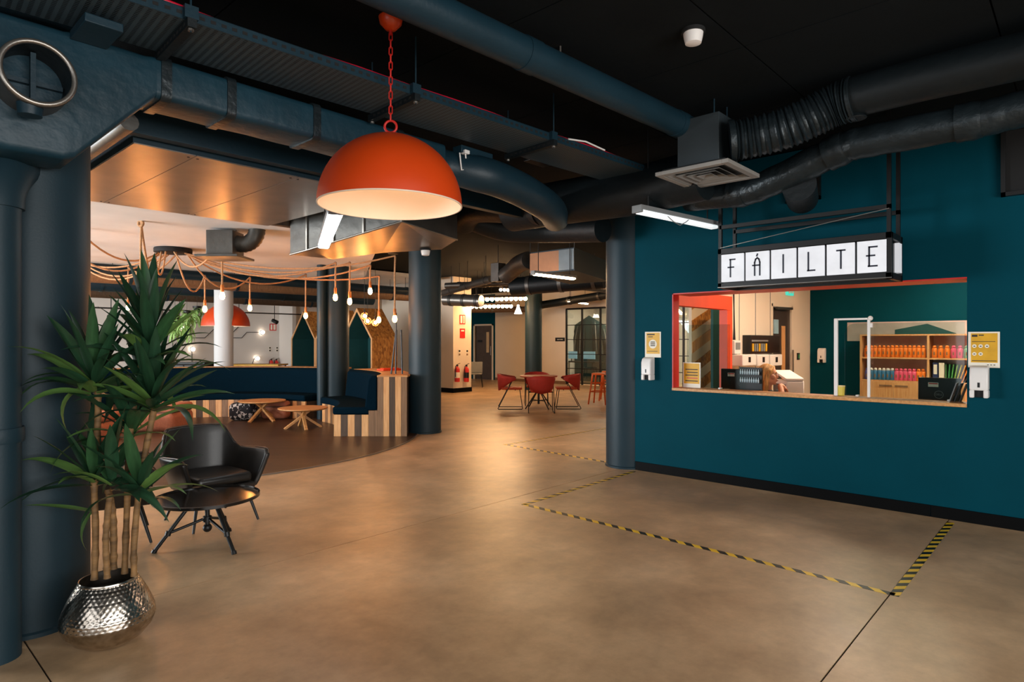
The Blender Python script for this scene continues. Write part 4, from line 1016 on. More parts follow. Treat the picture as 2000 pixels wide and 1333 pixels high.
def bottle_parts(c):
    if c not in BOT:
        m = mat('bottle_'+c, {'orange': 'E87A22', 'pink': 'E0577A', 'blue': '2F6F9A', 'green': '6FA48C', 'violet': '4A4A86'}[c], .4, var=.06)
        b1 = MB().lathe([(.034, 0), (.037, .006), (.037, .135), (.030, .15), (.022, .155)], n=14).mesh('bottle_body'); b1.materials.append(m); b1.shade_smooth()
        b2 = MB().lathe([(.025, .155), (.025, .178), (.018, .192), (.010, .195)], n=12).mesh('cap'); b2.materials.append(m if c != 'blue' else M['white_pl']); b2.shade_smooth()
        b3 = MB().box(-.0378, -.036, -.009, .009, .045, .095).mesh('label_print'); b3.materials.append(M['wood_mid'])
        BOT[c] = (b1, b2, b3)
    return BOT[c]
ORD = ['leftmost', 'second', 'third', 'fourth', 'fifth', 'sixth', 'seventh', 'eighth', 'ninth', 'tenth', 'eleventh', 'twelfth', 'thirteenth', 'fourteenth', 'fifteenth']
def bottle(y, z_, c, label):
    b = thing('sport_bottle', label, 'bottle', (XSF+.06, y, z_), 0, 'coloured bottles on the office shelves')
    for me in bottle_parts(c):
        o = bpy.data.objects.new(me.name, me); COL.objects.link(o); o.parent = b
def row(cols, ya_, yb_, z_, where):
    n = len(cols); cnt = {}
    for k, c in enumerate(cols):
        cnt[c] = cnt.get(c, 0)+1
        lab = f'{ORD[cnt[c]-1]} {c} bottle from the left {where}' if cols.count(c) > 1 else f'only {c} bottle {where}'
        bottle(ya_+(yb_-ya_)*k/(n-1), z_, c, lab)
row(['orange']*14, ysl-.09, ydv+.07, zc[1], 'on the upper shelf left of the divider')
row(['orange', 'orange', 'orange', 'pink', 'pink', 'green', 'green', 'pink'], ydv-.08, ydv-.08-7*.083, zc[1], 'on the upper shelf right of the divider')
row(['violet']+['blue']*6+['pink']*5+['orange']*2, ysl-.09, ydv+.07, zc[0], 'on the lower shelf')
yb_ = ydv-.06
for k, (c, wd, lab) in enumerate((('1E2E5E', .07, 'navy lever arch file beside the shelf divider'), ('E8E0D0', .07, 'cream lever arch file next to the navy one'))):
    f = thing('lever_arch_file', lab, 'file', (XSF+.03, yb_-wd/2, zc[0]), 0, 'files on the lower shelf')
    MB().box(0, .26, -wd/2, wd/2, 0, .30).build('cover', mat('file_%d' % k, c, .5), f, bevel=.003)
    MB().box(-.001, 0, -wd/2+.012, wd/2-.012, .12, .27).build('spine_label', M['paper'], f)
    MB().torus((-.001, 0, .05), .013, .003, axis=(1,0,0), n=16).build('finger_ring', M['steel'], f); yb_ -= wd+.012
for k, c in enumerate(('4F7F4A', '3E9A5A', '57B05C', '8CC04A', 'D8CE3A', 'E8B02A', 'E88A2A', '2A2A2E', '24242A', 'D8482A')):
    f = tag(MB().prism([(0, 0, 0), (.24, 0, 0), (.24, 0, .28), (0, 0, .28)], (0, -.012, 0)).build('paper_folder', mat('folder_%d' % k, c, .5)),
            '%s folder leaning on the lower shelf' % ('moss green', 'emerald green', 'bright green', 'lime green', 'yellow', 'amber', 'orange', 'black upright', 'charcoal slanted', 'red orange')[k], 'folder', 'leaning folders on the lower shelf')
    f.location = (XSF+.04, yb_-.034*k, zc[0]); f.rotation_euler = (math.radians(3*k*1.1), 0, 0)
# screen reflection built as a pale board with teal gable above the shelf
mu = thing('reflection_board', 'pale grey reflection with dark teal gable, painted as a board above the shelves', 'reflection panel', (XB, 2, 1.62))
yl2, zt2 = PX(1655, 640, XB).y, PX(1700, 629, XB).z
MB().box(XB-.008, XB, ysr-.4, yl2, 1.5, zt2).build('board', mat('reflection_grey', 'A9A4A2', .6), mu, world=True)
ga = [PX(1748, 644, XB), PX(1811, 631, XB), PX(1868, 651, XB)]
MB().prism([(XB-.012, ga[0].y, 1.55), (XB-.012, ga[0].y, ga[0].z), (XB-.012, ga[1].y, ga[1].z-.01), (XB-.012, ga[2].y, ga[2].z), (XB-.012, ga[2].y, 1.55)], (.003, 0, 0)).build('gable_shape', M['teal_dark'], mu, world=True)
# office ceiling lights
M['office_led'] = mat('office_panel', 'FFFFFF', .4, emit='FFE2C4', estr=34.0)
for k, (x, y, lab) in enumerate(((8.6, 2.2, 'square ceiling light panel over the reception desk'), (10.8, 1.2, 'square ceiling light panel before the bottle shelves'))):
    t = thing('office_light', lab, 'ceiling light', (x, y, 2.86), 0, 'office ceiling lights')
    MB().box(-.5, .5, -.3, .3, -.03, 0).build('frame', M['white_pl'], t); MB().box(-.47, .47, -.27, .27, -.036, -.03).build('diffuser', M['office_led'], t)

# ================================================================== RECEPTIONIST (seated, leaning, looking to the right)
pr = LD((1501-CX)/FPX*7.55, 7.55)
person = thing('person', 'person with blond hair in a black top seated behind the monitor', 'person', (pr.x, pr.y, 0), -ANG)   # local x right, y away, z up
def fuse(b, name, m, parent, vox, smooth_it=4):
    o = b.build(name, m, parent, smooth=180)
    r_ = o.modifiers.new('remesh', 'REMESH'); r_.mode = 'VOXEL'; r_.voxel_size = vox; r_.use_smooth_shade = True
    s_ = o.modifiers.new('smooth', 'SMOOTH'); s_.factor = .5; s_.iterations = smooth_it
    return o
M['skin'] = mat('skin', 'D89A78', .5, var=.06, scale=12)
M['hair'] = mat('blond_hair', 'D0A05C', .5, var=.45, scale=10, stretch=(6, 6, .8), bump=.5, bscale=60)
hz = 1.085                                       # head centre; face looks along +x, a little to the viewer
fd = Vector((math.cos(-.6), math.sin(-.6), -.02)).normalized(); sd = Vector((-fd.y, fd.x, 0)); hc = Vector((0, 0, hz))
def hp(f, s, u): return hc + fd*f + sd*s + Vector((0,0,u))
b = MB()
b.sphere(hc+Vector((0,0,.03)), .092, 20, 14, (1.0, .86, 1.05)); b.sphere(hp(.028,0,-.035), .068, 18, 12, (1, .88, 1.15)); b.sphere(hp(.062,0,-.088), .026, 12, 8, (1, 1.1, .8))
b.sphere(hp(.074,0,.042), .02, 10, 8, (1, 2.2, .8))                                                  # brow
b.tube([hp(.082,0,.032), hp(.094,0,.008), hp(.108,0,-.014), hp(.093,0,-.022)], [.010, .011, .0125, .010], 8)   # nose
b.sphere(hp(.093,0,-.048), .012, 10, 8, (1, 1.9, .6)); b.sphere(hp(.090,0,-.062), .012, 10, 8, (1, 1.7, .6))   # lips
for s_ in (-1, 1): b.sphere(hp(-.005, s_*.082, -.005), .022, 10, 8, (.8, .4, 1.3)); b.sphere(hp(.062, s_*.045, -.012), .03, 10, 8)
sh = Vector((-.01, .05, .84))
b.tube([hp(-.012,0,-.06), hp(-.02,0,-.13), sh+Vector((0,0,.06))], [.052, .05, .062], 14)
b.tube([sh+Vector((0,0,.05)), sh, sh-Vector((.0,-.03,.2)), Vector((0,.12,.5))], [.08, .12, .135, .14], 16)
# far arm down to the desk, near arm bent with the hand raised beside the cheek
el = Vector((.06, -.30, .775)); hd = Vector((.085, -.12, .985))
b.tube([sh+Vector((.10,-.02,.03)), sh+Vector((.16,-.08,-.05)), el], [.055, .05, .04], 12)
b.tube([el, el+(hd-el)*.5, hd], [.04, .036, .026], 12)
el2 = Vector((-.26, -.02, .70)); h2 = Vector((-.1, -.34, .765))
b.tube([sh+Vector((-.11,.0,.03)), sh+Vector((-.18,-.0,-.06)), el2], [.055, .05, .042], 12); b.tube([el2, (el2+h2)/2, h2], [.042, .036, .026], 12)
# hands: palm, four curled fingers, thumb
for (o_, d_, u_, r_) in ((hd, Vector((.62,-.25,-.6)), Vector((.6,.1,.75)), 1), (h2, Vector((.5,-.85,-.1)), Vector((0,0,1)), -1)):
    d_ = d_.normalized(); s2 = d_.cross(u_).normalized()
    b.tube([o_, o_+d_*.03, o_+d_*.075], [.026, .032, .028], 10)
    for k in range(4):
        off = s2*(-.027+.018*k); ln = (.062, .072, .068, .054)[k]
        b.tube([o_+d_*.07+off, o_+d_*(.07+ln*.45)+off+u_*.006, o_+d_*(.07+ln*.75)+off-u_*.006, o_+d_*(.07+ln*.95)+off-u_*.024], [.0095, .009, .0085, .007], 8)
    b.tube([o_+d_*.025-s2*.02*r_, o_+d_*.055-s2*.045*r_, o_+d_*.085-s2*.05*r_], [.012, .011, .009], 8)
# legs under the desk
for s_ in (-1, 1): b.tube([Vector((s_*.09,.12,.5)), Vector((s_*.1,-.28,.5)), Vector((s_*.1,-.3,.25)), Vector((s_*.1,-.3,.05)), Vector((s_*.1,-.42,.035))], [.09, .075, .055, .04, .035], 12)
body = fuse(b, 'body', M['skin'], person, .0065)
b = MB()
b.tube([sh+Vector((0,0,.075)), sh+Vector((0,0,.03)), sh-Vector((0,-.01,.06)), sh-Vector((0,-.03,.2)), Vector((0,.12,.45))], [.066, .115, .14, .148, .155], 18)
b.tube([sh+Vector((.09,-.01,.035)), sh+Vector((.165,-.085,-.05)), el*.85+(sh+Vector((.16,-.08,-.05)))*.15], [.068, .062, .054], 12)
b.tube([sh+Vector((-.10,.0,.035)), sh+Vector((-.185,-.0,-.06)), el2], [.068, .062, .055], 12)
for s_ in (-1, 1): b.tube([Vector((s_*.09,.12,.5)), Vector((s_*.1,-.28,.5)), Vector((s_*.1,-.3,.25)), Vector((s_*.1,-.3,.1))], [.1, .085, .065, .055], 12)
fuse(b, 'black_top', mat('black_cloth', '0E0E10', .8, var=.2), person, .011)
b = MB()
b.sphere(hp(-.022,0,.045), .1, 20, 14, (1.02, .95, 1.0)); b.sphere(hp(-.05,0,-.01), .092, 16, 12, (.95, 1.0, 1.1))
b.tube([hp(-.06,0,.0), hp(-.075,0,-.08), hp(-.085,0,-.16), hp(-.08,0,-.24)], [.085, .078, .065, .035], 14)
for s_ in (-1, 1): b.tube([hp(.05,s_*.03,.108), hp(.035,s_*.075,.06), hp(.005,s_*.096,-.01), hp(-.005,s_*.095,-.09), hp(-.01,s_*.088,-.17), hp(-.02,s_*.08,-.22)], [.022, .028, .03, .032, .028, .014], 10)
fuse(b, 'hair', M['hair'], person, .008, 2)
for s_ in (-1, 1):
    e = MB().sphere(hp(.074, s_*.033, .016), .0115, 10, 8).build('eye', M['paper'], person, smooth=True)
    MB().sphere(hp(.0822, s_*.0345, .016), .0055, 8, 6).build('iris', M['ink'], e, smooth=True)
    MB().tube([hp(.089, s_*.016, .038), hp(.088, s_*.034, .043), hp(.074, s_*.055, .037)], .0035, 6).build('eyebrow', M['hair'], person)
MB().tube([hp(.099,-.02,-.055), hp(.106,0,-.056), hp(.099,.02,-.055)], .0045, 6).build('mouth', mat('lip', 'A5504A', .5), person)
# her chair
ch = thing('office_chair', 'dark office chair the receptionist sits on', 'chair', (pr.x, pr.y, 0), -ANG)
MB().box(-.24, .24, -.12, .34, .38, .43).build('seat', M['black_matte'], ch, bevel=.02); MB().box(-.22, .22, .33, .38, .48, .86).build('backrest', M['black_matte'], ch, bevel=.02)
MB().cyl((0,.1,.38), (0,.1,.07), .03, n=12).build('gas_column', M['black'], ch); MB().box(-.02,.02,.3,.36,.36,.5).build('back_bracket', M['black'], ch)
for k in range(5):
    a = k*2*PI/5; MB().bar((0,.1,.08), (.28*math.cos(a), .1+.28*math.sin(a), .05), .04, .03).build('base_arm', M['black'], ch)
    MB().sphere((.28*math.cos(a), .1+.28*math.sin(a), .03), .03, 10, 8).build('castor', M['black'], ch, smooth=True)

# striped panel and teal leaf seen through the orange opening
q_ = PY(1370, 660, 5.6)
spn = thing('striped_panel', 'panel of diagonal white and strand board stripes behind the orange opening', 'panel', (q_.x, 5.6, 0))
x0, x1 = PY(1351, 660, 5.6).x-q_.x, PY(1392, 660, 5.6).x-q_.x
MB().box(x0, x1, .002, .06, 0, 2.3).build('backing_board', M['cream'], spn)
w2 = x1-x0
sl, th_, pe = .34*w2, .21, .42
def clip_z(poly, z0, z1):
    for lim, sg_ in ((z0, 1), (z1, -1)):
        out = []
        for i_ in range(len(poly)):
            p_, n_ = poly[i_], poly[(i_+1) % len(poly)]; a_, b_ = (p_[1]-lim)*sg_, (n_[1]-lim)*sg_
            if a_ >= 0: out.append(p_)
            if a_*b_ < 0: u_ = a_/(a_-b_); out.append((p_[0]+(n_[0]-p_[0])*u_, lim))
        poly = out
    return poly
for k in range(-2, 6):
    zb_ = pe*k
    poly = clip_z([(x0, zb_), (x1, zb_+sl), (x1, zb_+sl+th_), (x0, zb_+th_)], .0, 2.3)
    if len(poly) < 3: continue
    MB().prism([(p_[0], -.012, p_[1]) for p_ in poly], (0,.014,0)).build('diagonal_strip', M['osb'] if k % 3 else M['wood_light'], spn)
q2 = [PY(1393, 660, 5.2), PY(1416, 660, 5.2)]
tag(MB().box(q2[0].x, q2[1].x, 5.2, 5.25, 0, 2.25).build('teal_screen', M['teal_dark'], bevel=.004), 'dark teal upright board beside the diagonal striped panel', 'board')
# ================================================================== LOUNGE
LC = LD(-5.3, 9.85)                                   # centre of the round lounge (local x right, y away from the viewer)
lf = MB().lathe([(3.78, .0), (3.78, .012), (.001, .0125)], n=96, cap0=False, cap1=False).build('floor_lounge', M['wood_floor']); struct(lf, 'round dark wood floor of the lounge', 'floor')
lf.location = (LC.x, LC.y, .001); lf.rotation_euler = (0, 0, -ANG)
rt = MB().arc(3.78, 3.80, 0, 2*PI, 0, .015, 128).build('trim_4', M['steel'], None); rt.location = (LC.x, LC.y, .0); struct(rt, 'thin metal edge round the dark lounge floor', 'trim')
D2 = math.radians
RF, RS, RO = 2.52, 3.05, 3.66                         # seat front, seat/back line, outer edge
PLK = [M['wood_light'], M['wood_mid'], M['wood_light'], M['wood_dark']]
def banquette(a0, a1, label, end=False):
    t = thing('curved_banquette', label, 'bench', (LC.x, LC.y, .013), -ANG, 'navy curved banquettes')
    n = max(8, int((a1-a0)/D2(4)))
    MB().arc(RF+.03, RO-.02, a0+.004, a1-.004, 0, .33, n).build('carcass', M['wood_dark'], t)
    MB().arc(RS+.1, RO-.02, a0+.004, a1-.004, .33, .915, n).build('back_carcass', M['wood_dark'], t)
    MB().arc(RF-.03, RS+.02, a0-.002, a1, .335, .455, n).build('seat_cushion', M['navy'], t, bevel=.03, seg=3)
    bk = MB(); vs = []
    for i in range(n+1):
        a = a0-.001 + (a1-a0)*i/n; ca, sa = math.cos(a), math.sin(a)
        for r, z in ((RS-.06, .40), (RS+.14, .40), (RS+.14, .945), (RS+.06, .945), (RS+.0, .90)): vs.append((r*ca, r*sa, z))
    fs = [(0,1,2,3,4), tuple(5*n+k for k in (4,3,2,1,0))]
    for i in range(n):
        for j in range(5): fs.append((5*i+j, 5*(i+1)+j, 5*(i+1)+(j+1) % 5, 5*i+(j+1) % 5))
    bo = bk.add(vs, fs).build('backrest', M['navy'], t, bevel=.02, seg=2)
    for k in range(int((a1-a0)*RS/.55)):
        a = a0+.12+k*.55/RS
        MB().sphere(((RS-.008)*math.cos(a), (RS-.008)*math.sin(a), .75), .014, 8, 6).build('button', M['navy'], bo, smooth=True)
    MB().arc(RS+.14, RO+.01, a0-.004, a1, .92, .95, n).build('top_ledge', M['wood'], t, bevel=.004)
    step = .115/RF; k = 0; a = a0
    rr = random.Random(3)
    while a < a1-step*.5:
        m = PLK[k % 4] if rr.random() > .2 else M['wood_mid']
        MB().arc(RF, RF+.03, a+.001, a+step-.001, 0, .335, 1).build('plank', m, t); a += step; k += 1
    if end:
        # flat end facing the viewer: upright boards
        def plank(r0, r1, z1, m): MB().obox(((r0+r1)/2*math.cos(a0)+.012*math.sin(a0), (r0+r1)/2*math.sin(a0)-.012*math.cos(a0), z1/2), (r1-r0-.003, .022, z1), Matrix.Rotation(a0, 3, 'Z')).build('end_plank', m, t)
        wds = [M['wood_light'], M['wood_dark'], M['wood_light'], M['wood_dark'], M['wood_light']]
        for k in range(5): plank(RF+.108*k, RF+.108*(k+1), .335, wds[k])
        wds = [M['wood_mid'], M['wood_light'], M['wood_dark'], M['wood_light'], M['wood_mid']]
        r0 = RF+.54
        plank(r0, r0+.09, .40, M['wood_mid'])
        w_ = (RO-r0-.14)/5
        for k in range(5): plank(r0+.14+w_*k, r0+.14+w_*(k+1), .925, wds[k])
        plank(r0+.09, r0+.14, .40, M['wood_mid'])
    return t
banquette(D2(0), D2(45), 'short navy banquette with striped plank end beside the middle column', True)
banquette(D2(57), D2(205), 'long curved navy banquette on striped planks round the lounge')
# pipe beside the column in the banquette
q = LD((628-CX)/FPX*12.02, 12.02)
tag(MB().cyl((q.x, q.y, .013), (q.x, q.y, 2.95), .085, n=24).build('riser_pipe', M['col_paint'], smooth=40), 'slim vertical pipe in front of the lounge column', 'pipe')

def wood_table(px, D, Rt, H, label, rot):
    p = LD((px-CX)/FPX*D, D, .013)
    t = thing('lounge_table', label, 'table', p, -ANG+rot, 'round wooden lounge tables')
    MB().lathe([(.02, H-.03), (Rt-.03, H-.03), (Rt, H-.012), (Rt, H-.004), (Rt-.004, H), (.001, H)], n=56, cap1=False).build('table_top', M['wood'], t, smooth=35)
    for a in (.5, 2.1, 3.7, 5.2):
        d = Vector((math.cos(a), math.sin(a), 0)); MB().bar(-d*Rt*.35+Vector((0,0,H-.03)), d*Rt*.75+Vector((0,0,.0)), .05, .04).build('leg', M['wood'], t, bevel=.004)
wood_table(592, 10.75, .41, .35, 'round oak table nearest the striped banquette end', 0)
wood_table(512, 11.75, .42, .38, 'round oak table between the poufs in the lounge', .6)
def pouf(px, D, sx, sy, h, m, label, split=True):
    p = LD((px-CX)/FPX*D, D, .013); t = thing('pouf', label, 'pouf', p, -ANG, 'lounge poufs')
    if split:
        MB().box(-sx, sx, -sy, sy, 0, h*.72).build('cushion_body', m, t, bevel=.09, seg=5)
        MB().box(-sx*.97, sx*.97, -sy*.97, sy*.97, h*.70, h).build('top_cushion', m, t, bevel=.05, seg=4)
        MB().box(-sx*.9, sx*.9, -sy*.9, sy*.9, h*.685, h*.715).build('piping', M['wood_dark'], t)
    else:
        MB().box(-sx, sx, -sy, sy, 0, h).build('cushion_body', m, t, bevel=.10, seg=5)
        MB().torus((0,0,h*.5), 1, .006, n=4).v and None
pouf(318, 10.6, .36, .36, .44, M['pink'], 'rose brown pouf partly hidden behind the plant leaves')
pouf(543, 12.2, .26, .26, .33, M['pink'], 'rose brown pouf under the edge of the far oak table')
pouf(478, 11.95, .23, .23, .33, M['pattern'], 'black and white patterned pouf beside the far oak table', False)
pouf(180, 9.4, .3, .3, .42, M['pink'], 'rose brown pouf glimpsed between plant and left column')

# ---------------------------------------------------------------- rope chandelier
ZL = 2.95
chd = thing('rope_chandelier', 'rope chandelier of drooping tan cables and filament bulbs over the lounge', 'chandelier', (LC.x, LC.y, ZL), -ANG)
MB().lathe([(.25, -.075), (.27, -.07), (.27, -.012), (.26, 0)], n=48).build('ceiling_disc', M['black_matte'], chd, smooth=40)
Mi = XF[chd.name].inverted()
def rope(px, D, hz_, by, ang, sag, knot=False, lit=True):
    """from the disc, sagging to a hook at pixel column px, depth D, height hz_; then straight down to a bulb at pixel row by"""
    hook = LD((px-CX)/FPX*D, D, hz_); bz = HC+(CY-by)/FPX*D
    st = Vector((.2*math.cos(ang), .2*math.sin(ang), -.08)); hk = Mi @ hook
    pts = []
    for k in range(13):
        u = k/12; pts.append(st*(1-u)+hk*u + Vector((0,0,-4*sag*u*(1-u))))
    top = pts[-1].copy()
    pts += [hk+Vector((0,0,.004)), hk+Vector((.008,0,-.02))]
    end = Vector((hk.x, hk.y, bz-ZL+.13))
    pts += [hk*(1-k/4)+end*(k/4)+Vector((0,0,-.02*(1-k/4))) for k in range(1, 5)]
    r = MB().tube(pts, .0135, 8).build('rope', M['rope'], chd, smooth=60)
    MB().torus(hk+Vector((0,0,.0)), .018, .004, axis=(0,1,0), n=12, k=6).build('hook', M['black'], r)
    if knot: MB().torus(hk+Vector((0,0,-.03)), .035, .016, axis=(.3,1,0), n=14, k=8).build('knot', M['rope'], r, smooth=60)
    if lit:
        MB().lathe([(.017, .15), (.022, .14), (.024, .06), (.021, .045)], (end.x, end.y, bz-ZL), 14).build('lamp_holder', M['copper'], r, smooth=40)
        MB().lathe([(.002, -.062), (.022, -.054), (.034, -.032), (.037, -.01), (.032, .018), (.021, .046)], (end.x, end.y, bz-ZL), 16).build('bulb', M['bulb'], r, smooth=60)
rope(275, 7.6, 2.95, 640, -2.0, .55, True)
rope(434, 8.7, 2.95, 577, -1.0, .32)
rope(400, 10.6, 2.6, 603, -.9, .42)
rope(488, 11.1, 2.62, 601, .4, .35)
rope(303, 9.0, 2.7, 592, -1.6, .3)
rope(597, 11.6, 2.72, 616, .3, .30)
rope(655, 10.0, 2.74, 580, -.1, .28)
rope(683, 10.0, 2.74, 588, .0, .22)
rope(723, 10.3, 2.74, 568, .15, .30)
rope(740, 10.9, 2.62, 624, .25, .20)
rope(771, 9.6, 2.80, 622, -.15, .22)
for (px, D, by, a, s_) in ((150, 8.0, 600, -2.6, .25), (120, 9.0, 620, -3.0, .35), (100, 9.8, 600, 3.0, .25), (140, 10.6, 610, 2.7, .4), (160, 11.4, 600, 2.4, .3), (250, 12.2, 600, 1.9, .2)):
    rope(px, D, 2.93, by, a, s_)
# caged pendant cluster behind
cg = thing('caged_pendant', 'cluster of small wire caged bulbs hanging behind the rope lights', 'pendant', LD((722-CX)/FPX*13.0, 13.0, 2.2), -ANG)
for k, (px, py) in enumerate(((712, 617), (718, 627), (733, 630))):
    c = XF[cg.name].inverted() @ P(px, py, 13.0)
    o = MB().sphere(c, .035, 10, 8).build('bulb', M['bulb_far'], cg, smooth=True)
    for a in range(4): MB().torus(c, .075, .004, axis=(math.cos(a*PI/4), math.sin(a*PI/4), 0), n=16, k=5).build('cage_wire', M['copper'], o)
    MB().cyl(c+Vector((0,0,.06)), Vector((c.x, c.y, 1.05)), .004, n=6).build('cord', M['black'], cg)
    MB().cyl(c+Vector((0,0,.05)), c+Vector((0,0,.13)), .02, n=10).build('lamp_holder', M['black'], cg)

# ---------------------------------------------------------------- metal soffit, plenum and small diffuser over the lounge
zs = 2.75
sof = thing('metal_soffit', 'broad flat galvanised duct of seamed panels above the lounge entrance', 'duct', (1.7, 5.4, zs))
ya, yb = 4.44, 6.56
MB().box(1.31, 3.24, ya+.01, yb-.01, zs+.004, zs+.42).build('duct_body', M['duct_smooth'], sof, world=True)
xs = [1.31, 1.69, 2.43, 3.24]
for k in range(3): MB().box(xs[k]+.003, xs[k+1]-.003, ya, yb, zs-.003, zs+.004).build('panel', M['steel'], sof, world=True)
for k in range(1, 3):
    for y in (ya+.06, yb-.06):
        for dx in (-.03, .03): MB().cyl((xs[k]+dx, y, zs-.006), (xs[k]+dx, y, zs-.002), .009, n=8).build('rivet', M['black'], sof, world=True)
tag(MB().box(.55, 5.0, 4.32, 4.40, 2.78, 2.98).build('steel_beam', M['duct_smooth'], bevel=.004), 'dark blue beam along the near edge of the metal soffit', 'beam')
tag(MB().box(.75, 1.08, 4.45, 6.5, 2.8, 3.1).build('side_duct', M['duct_dark'], bevel=.01), 'dark duct left of the metal soffit above the plant', 'duct')
tag(MB().tube([(1.16, 4.0, 2.74), (1.16, 6.5, 2.74)], .05, 12).build('conduit_pipe', M['steel_dull'], smooth=40), 'brownish conduit pipe beside the metal soffit', 'pipe')
tag(MB().box(-1, 4.4, 6.58, 6.68, 2.78, 2.95).build('edge_channel', M['wood_dark'], bevel=.004), 'dark channel along the far edge of the metal soffit', 'channel')
pb_ = thing('plenum_duct', 'large angular steel plenum box with warm lit underside behind the pendant', 'duct', P(690, 470, 7.2))
A_, B_, C_, E_, H_, G_, F_ = P(567, 497, 7.0), P(600, 488, 6.8), P(785, 432, 6.2), P(893, 468, 7.2), P(862, 487, 8.0), P(745, 494, 8.0), P(650, 506, 7.7)
low = [A_, B_, C_, E_, H_, G_, F_]; n_ = len(low); top_ = [Vector((q.x, q.y, 2.94)) for q in low]
b = MB(); b.add(low[:4]+top_[:4], [(0,1,5,4), (1,2,6,5), (2,3,7,6)]); b.add([low[0], low[3]]+low[4:]+[top_[0], top_[3]]+top_[4:], [(1,2,7,6), (2,3,8,7), (3,4,9,8), (4,0,5,9)])
b.build('side_sheets', M['steel_dull'], pb_, world=True)
b = MB(); b.add(low, [(0,1,6), (1,2,5,6), (2,3,4,5)]); b.build('underside', M['steel'], pb_, world=True)
for u in (.0, .3, .62, 1.0):
    s_ = B_*(1-u)+C_*u; d_ = (C_-B_).normalized(); t2 = Vector((s_.x, s_.y, 2.93))
    MB().bar(s_, t2, .03, .02, (d_.x, d_.y, 0)).build('flange', M['steel'], pb_, world=True)
MB().tube([A_, B_, C_, E_], .012, 8).build('edge_bead', M['steel'], pb_, smooth=60, world=True)
batten(Pz(657, 415, 2.42), Pz(632, 482, 2.42), .095, 'bright white batten light hanging left below the orange pendant', M['led'], z1=2.75)
sd_ = thing('ceiling_speaker', 'black spotlight bracket under the plenum near the middle column', 'spotlight', P(768, 488, 9.3), -ANG)
MB().cyl((0,0,-.06), (0,0,.05), .075, .06, 18).build('spot_body', M['black'], sd_, smooth=40); MB().box(-.16, -.06, -.04, .04, -.02, .04).build('white_tag', M['white_pl'], sd_, bevel=.004); MB().box(.05, .2, -.03, .03, -.01, .03).build('mount_arm', M['black'], sd_)
dfb = thing('small_diffuser', 'brown lit diffuser box with bent flexible hose over the lounge', 'diffuser', LD((440-CX)/FPX*8.2, 8.2, HC+(CY-504)/FPX*8.2), -ANG)
MB().box(-.17, .17, -.17, .17, .02, .34).build('plenum_box', M['steel_dull'], dfb, bevel=.005); MB().box(-.27, .27, -.27, .27, -.01, .02).build('diffuser_plate', M['steel_dull'], dfb, bevel=.004)
hs = resample([(.1, 0, .2), (.26, 0, .18), (.38, .0, .26), (.42, 0, .42), (.42, 0, .6)], 30)
MB().tube(hs, [.10+(.008 if k % 2 else 0) for k in range(31)], 20).build('flexible_hose', M['steel_dull'], dfb, smooth=70)
for x in (-.14, .14): MB().cyl((x, 0, .34), (x, 0, 2.95-(HC+(CY-504)/FPX*8.2)), .005, n=6).build('hanger_rod', M['black'], dfb)

# ---------------------------------------------------------------- ducts and pipes crossing beyond the lounge
pipes = [(13.9, 2.88, .10, 'duct_smooth', 'first dark blue pipe crossing beyond the chandelier'), (14.6, 2.80, .14, 'wood_mid', 'brown crossing duct beyond the chandelier'),
         (15.6, 2.86, .06, 'white_pl', 'thin white pipe crossing beyond the chandelier'), (16.6, 2.78, .15, 'duct_smooth', 'thick dark crossing duct above the pale columns'),
         (17.8, 2.92, .07, 'white_pl', 'white crossing pipe above the far lounge wall'), (19.0, 2.75, .13, 'wood_dark', 'dark brown crossing duct nearest the far wall')]
for (Y, z_, r, m, lab) in pipes:
    t = thing('service_pipe', lab, 'pipe', (4, Y, z_), 0, 'pipes crossing beyond the lounge')
    MB().cyl((2.2, Y, z_), (11.6, Y, z_), r, n=18).build('pipe_shaft', M[m], t, smooth=40, world=True)
    for x in (4.2, 6.4, 8.6, 10.8):
        MB().cyl((x, Y, z_), (x+.06, Y, z_), r+.012, n=18).build('pipe_collar', M['duct_smooth'], t, smooth=40, world=True)
        MB().cyl((x, Y, z_+r), (x, Y, 3.25), .006, n=6).build('hanger_rod', M['black'], t, world=True)
tw_ = thing('track_light', 'black track with spotlights across the far white wall', 'track light', (8, 20.2, 2.42))
MB().box(4.5, 11.2, 20.18, 20.22, 2.40, 2.44).build('track', M['black'], tw_, world=True)
for x in (5.4, 7.2, 9.0, 10.2): MB().cyl((x, 20.2, 3.25), (x, 20.2, 2.2), .012, n=8).build('stem', M['black'], tw_, world=True); MB().cyl((x-.04, 20.26, 2.2), (x+.04, 20.1, 2.12), .06, .07, 14).build('spot_head', M['black'], tw_, smooth=40, world=True)
# ================================================================== FAR LEFT: WHITE WALL, LAMPS, FAR PENDANT
YR = 22.8
wl = thing('line_lamp', 'thin black line lamp with glowing globes on the far white wall', 'wall lamp', (8.5, YR, 1.2))
def wallp(px, py): return PY(px, py, YR-.03)
for pts in (((330, 660), (400, 660), (425, 636)), ((450, 660), (472, 660), (482, 649), (505, 649)), ((453, 651), (482, 622)), ((337, 661), (337, 716)), ((375, 685), (375, 716)), ((492, 712), (497, 700))):
    MB().tube([wallp(*p) for p in pts], .012, 6).build('line_rod', M['black'], wl, world=True)
for (px, py) in ((357, 641), (375, 682), (511, 649), (501, 700), (283, 697)):
    MB().sphere(wallp(px, py)-Vector((0,.08,0)), .075).build('globe', M['globe'], wl, smooth=True, world=True)
    MB().torus(wallp(px, py)-Vector((0,.06,0)), .085, .012, axis=(0,1,0), n=20).build('globe_ring', M['black'], wl, world=True)
MB().lathe([(.001, 0), (.05, .05), (.05, .06)], wallp(337, 663), 12).build('funnel', M['black'], wl, world=True)
DF = 15.6
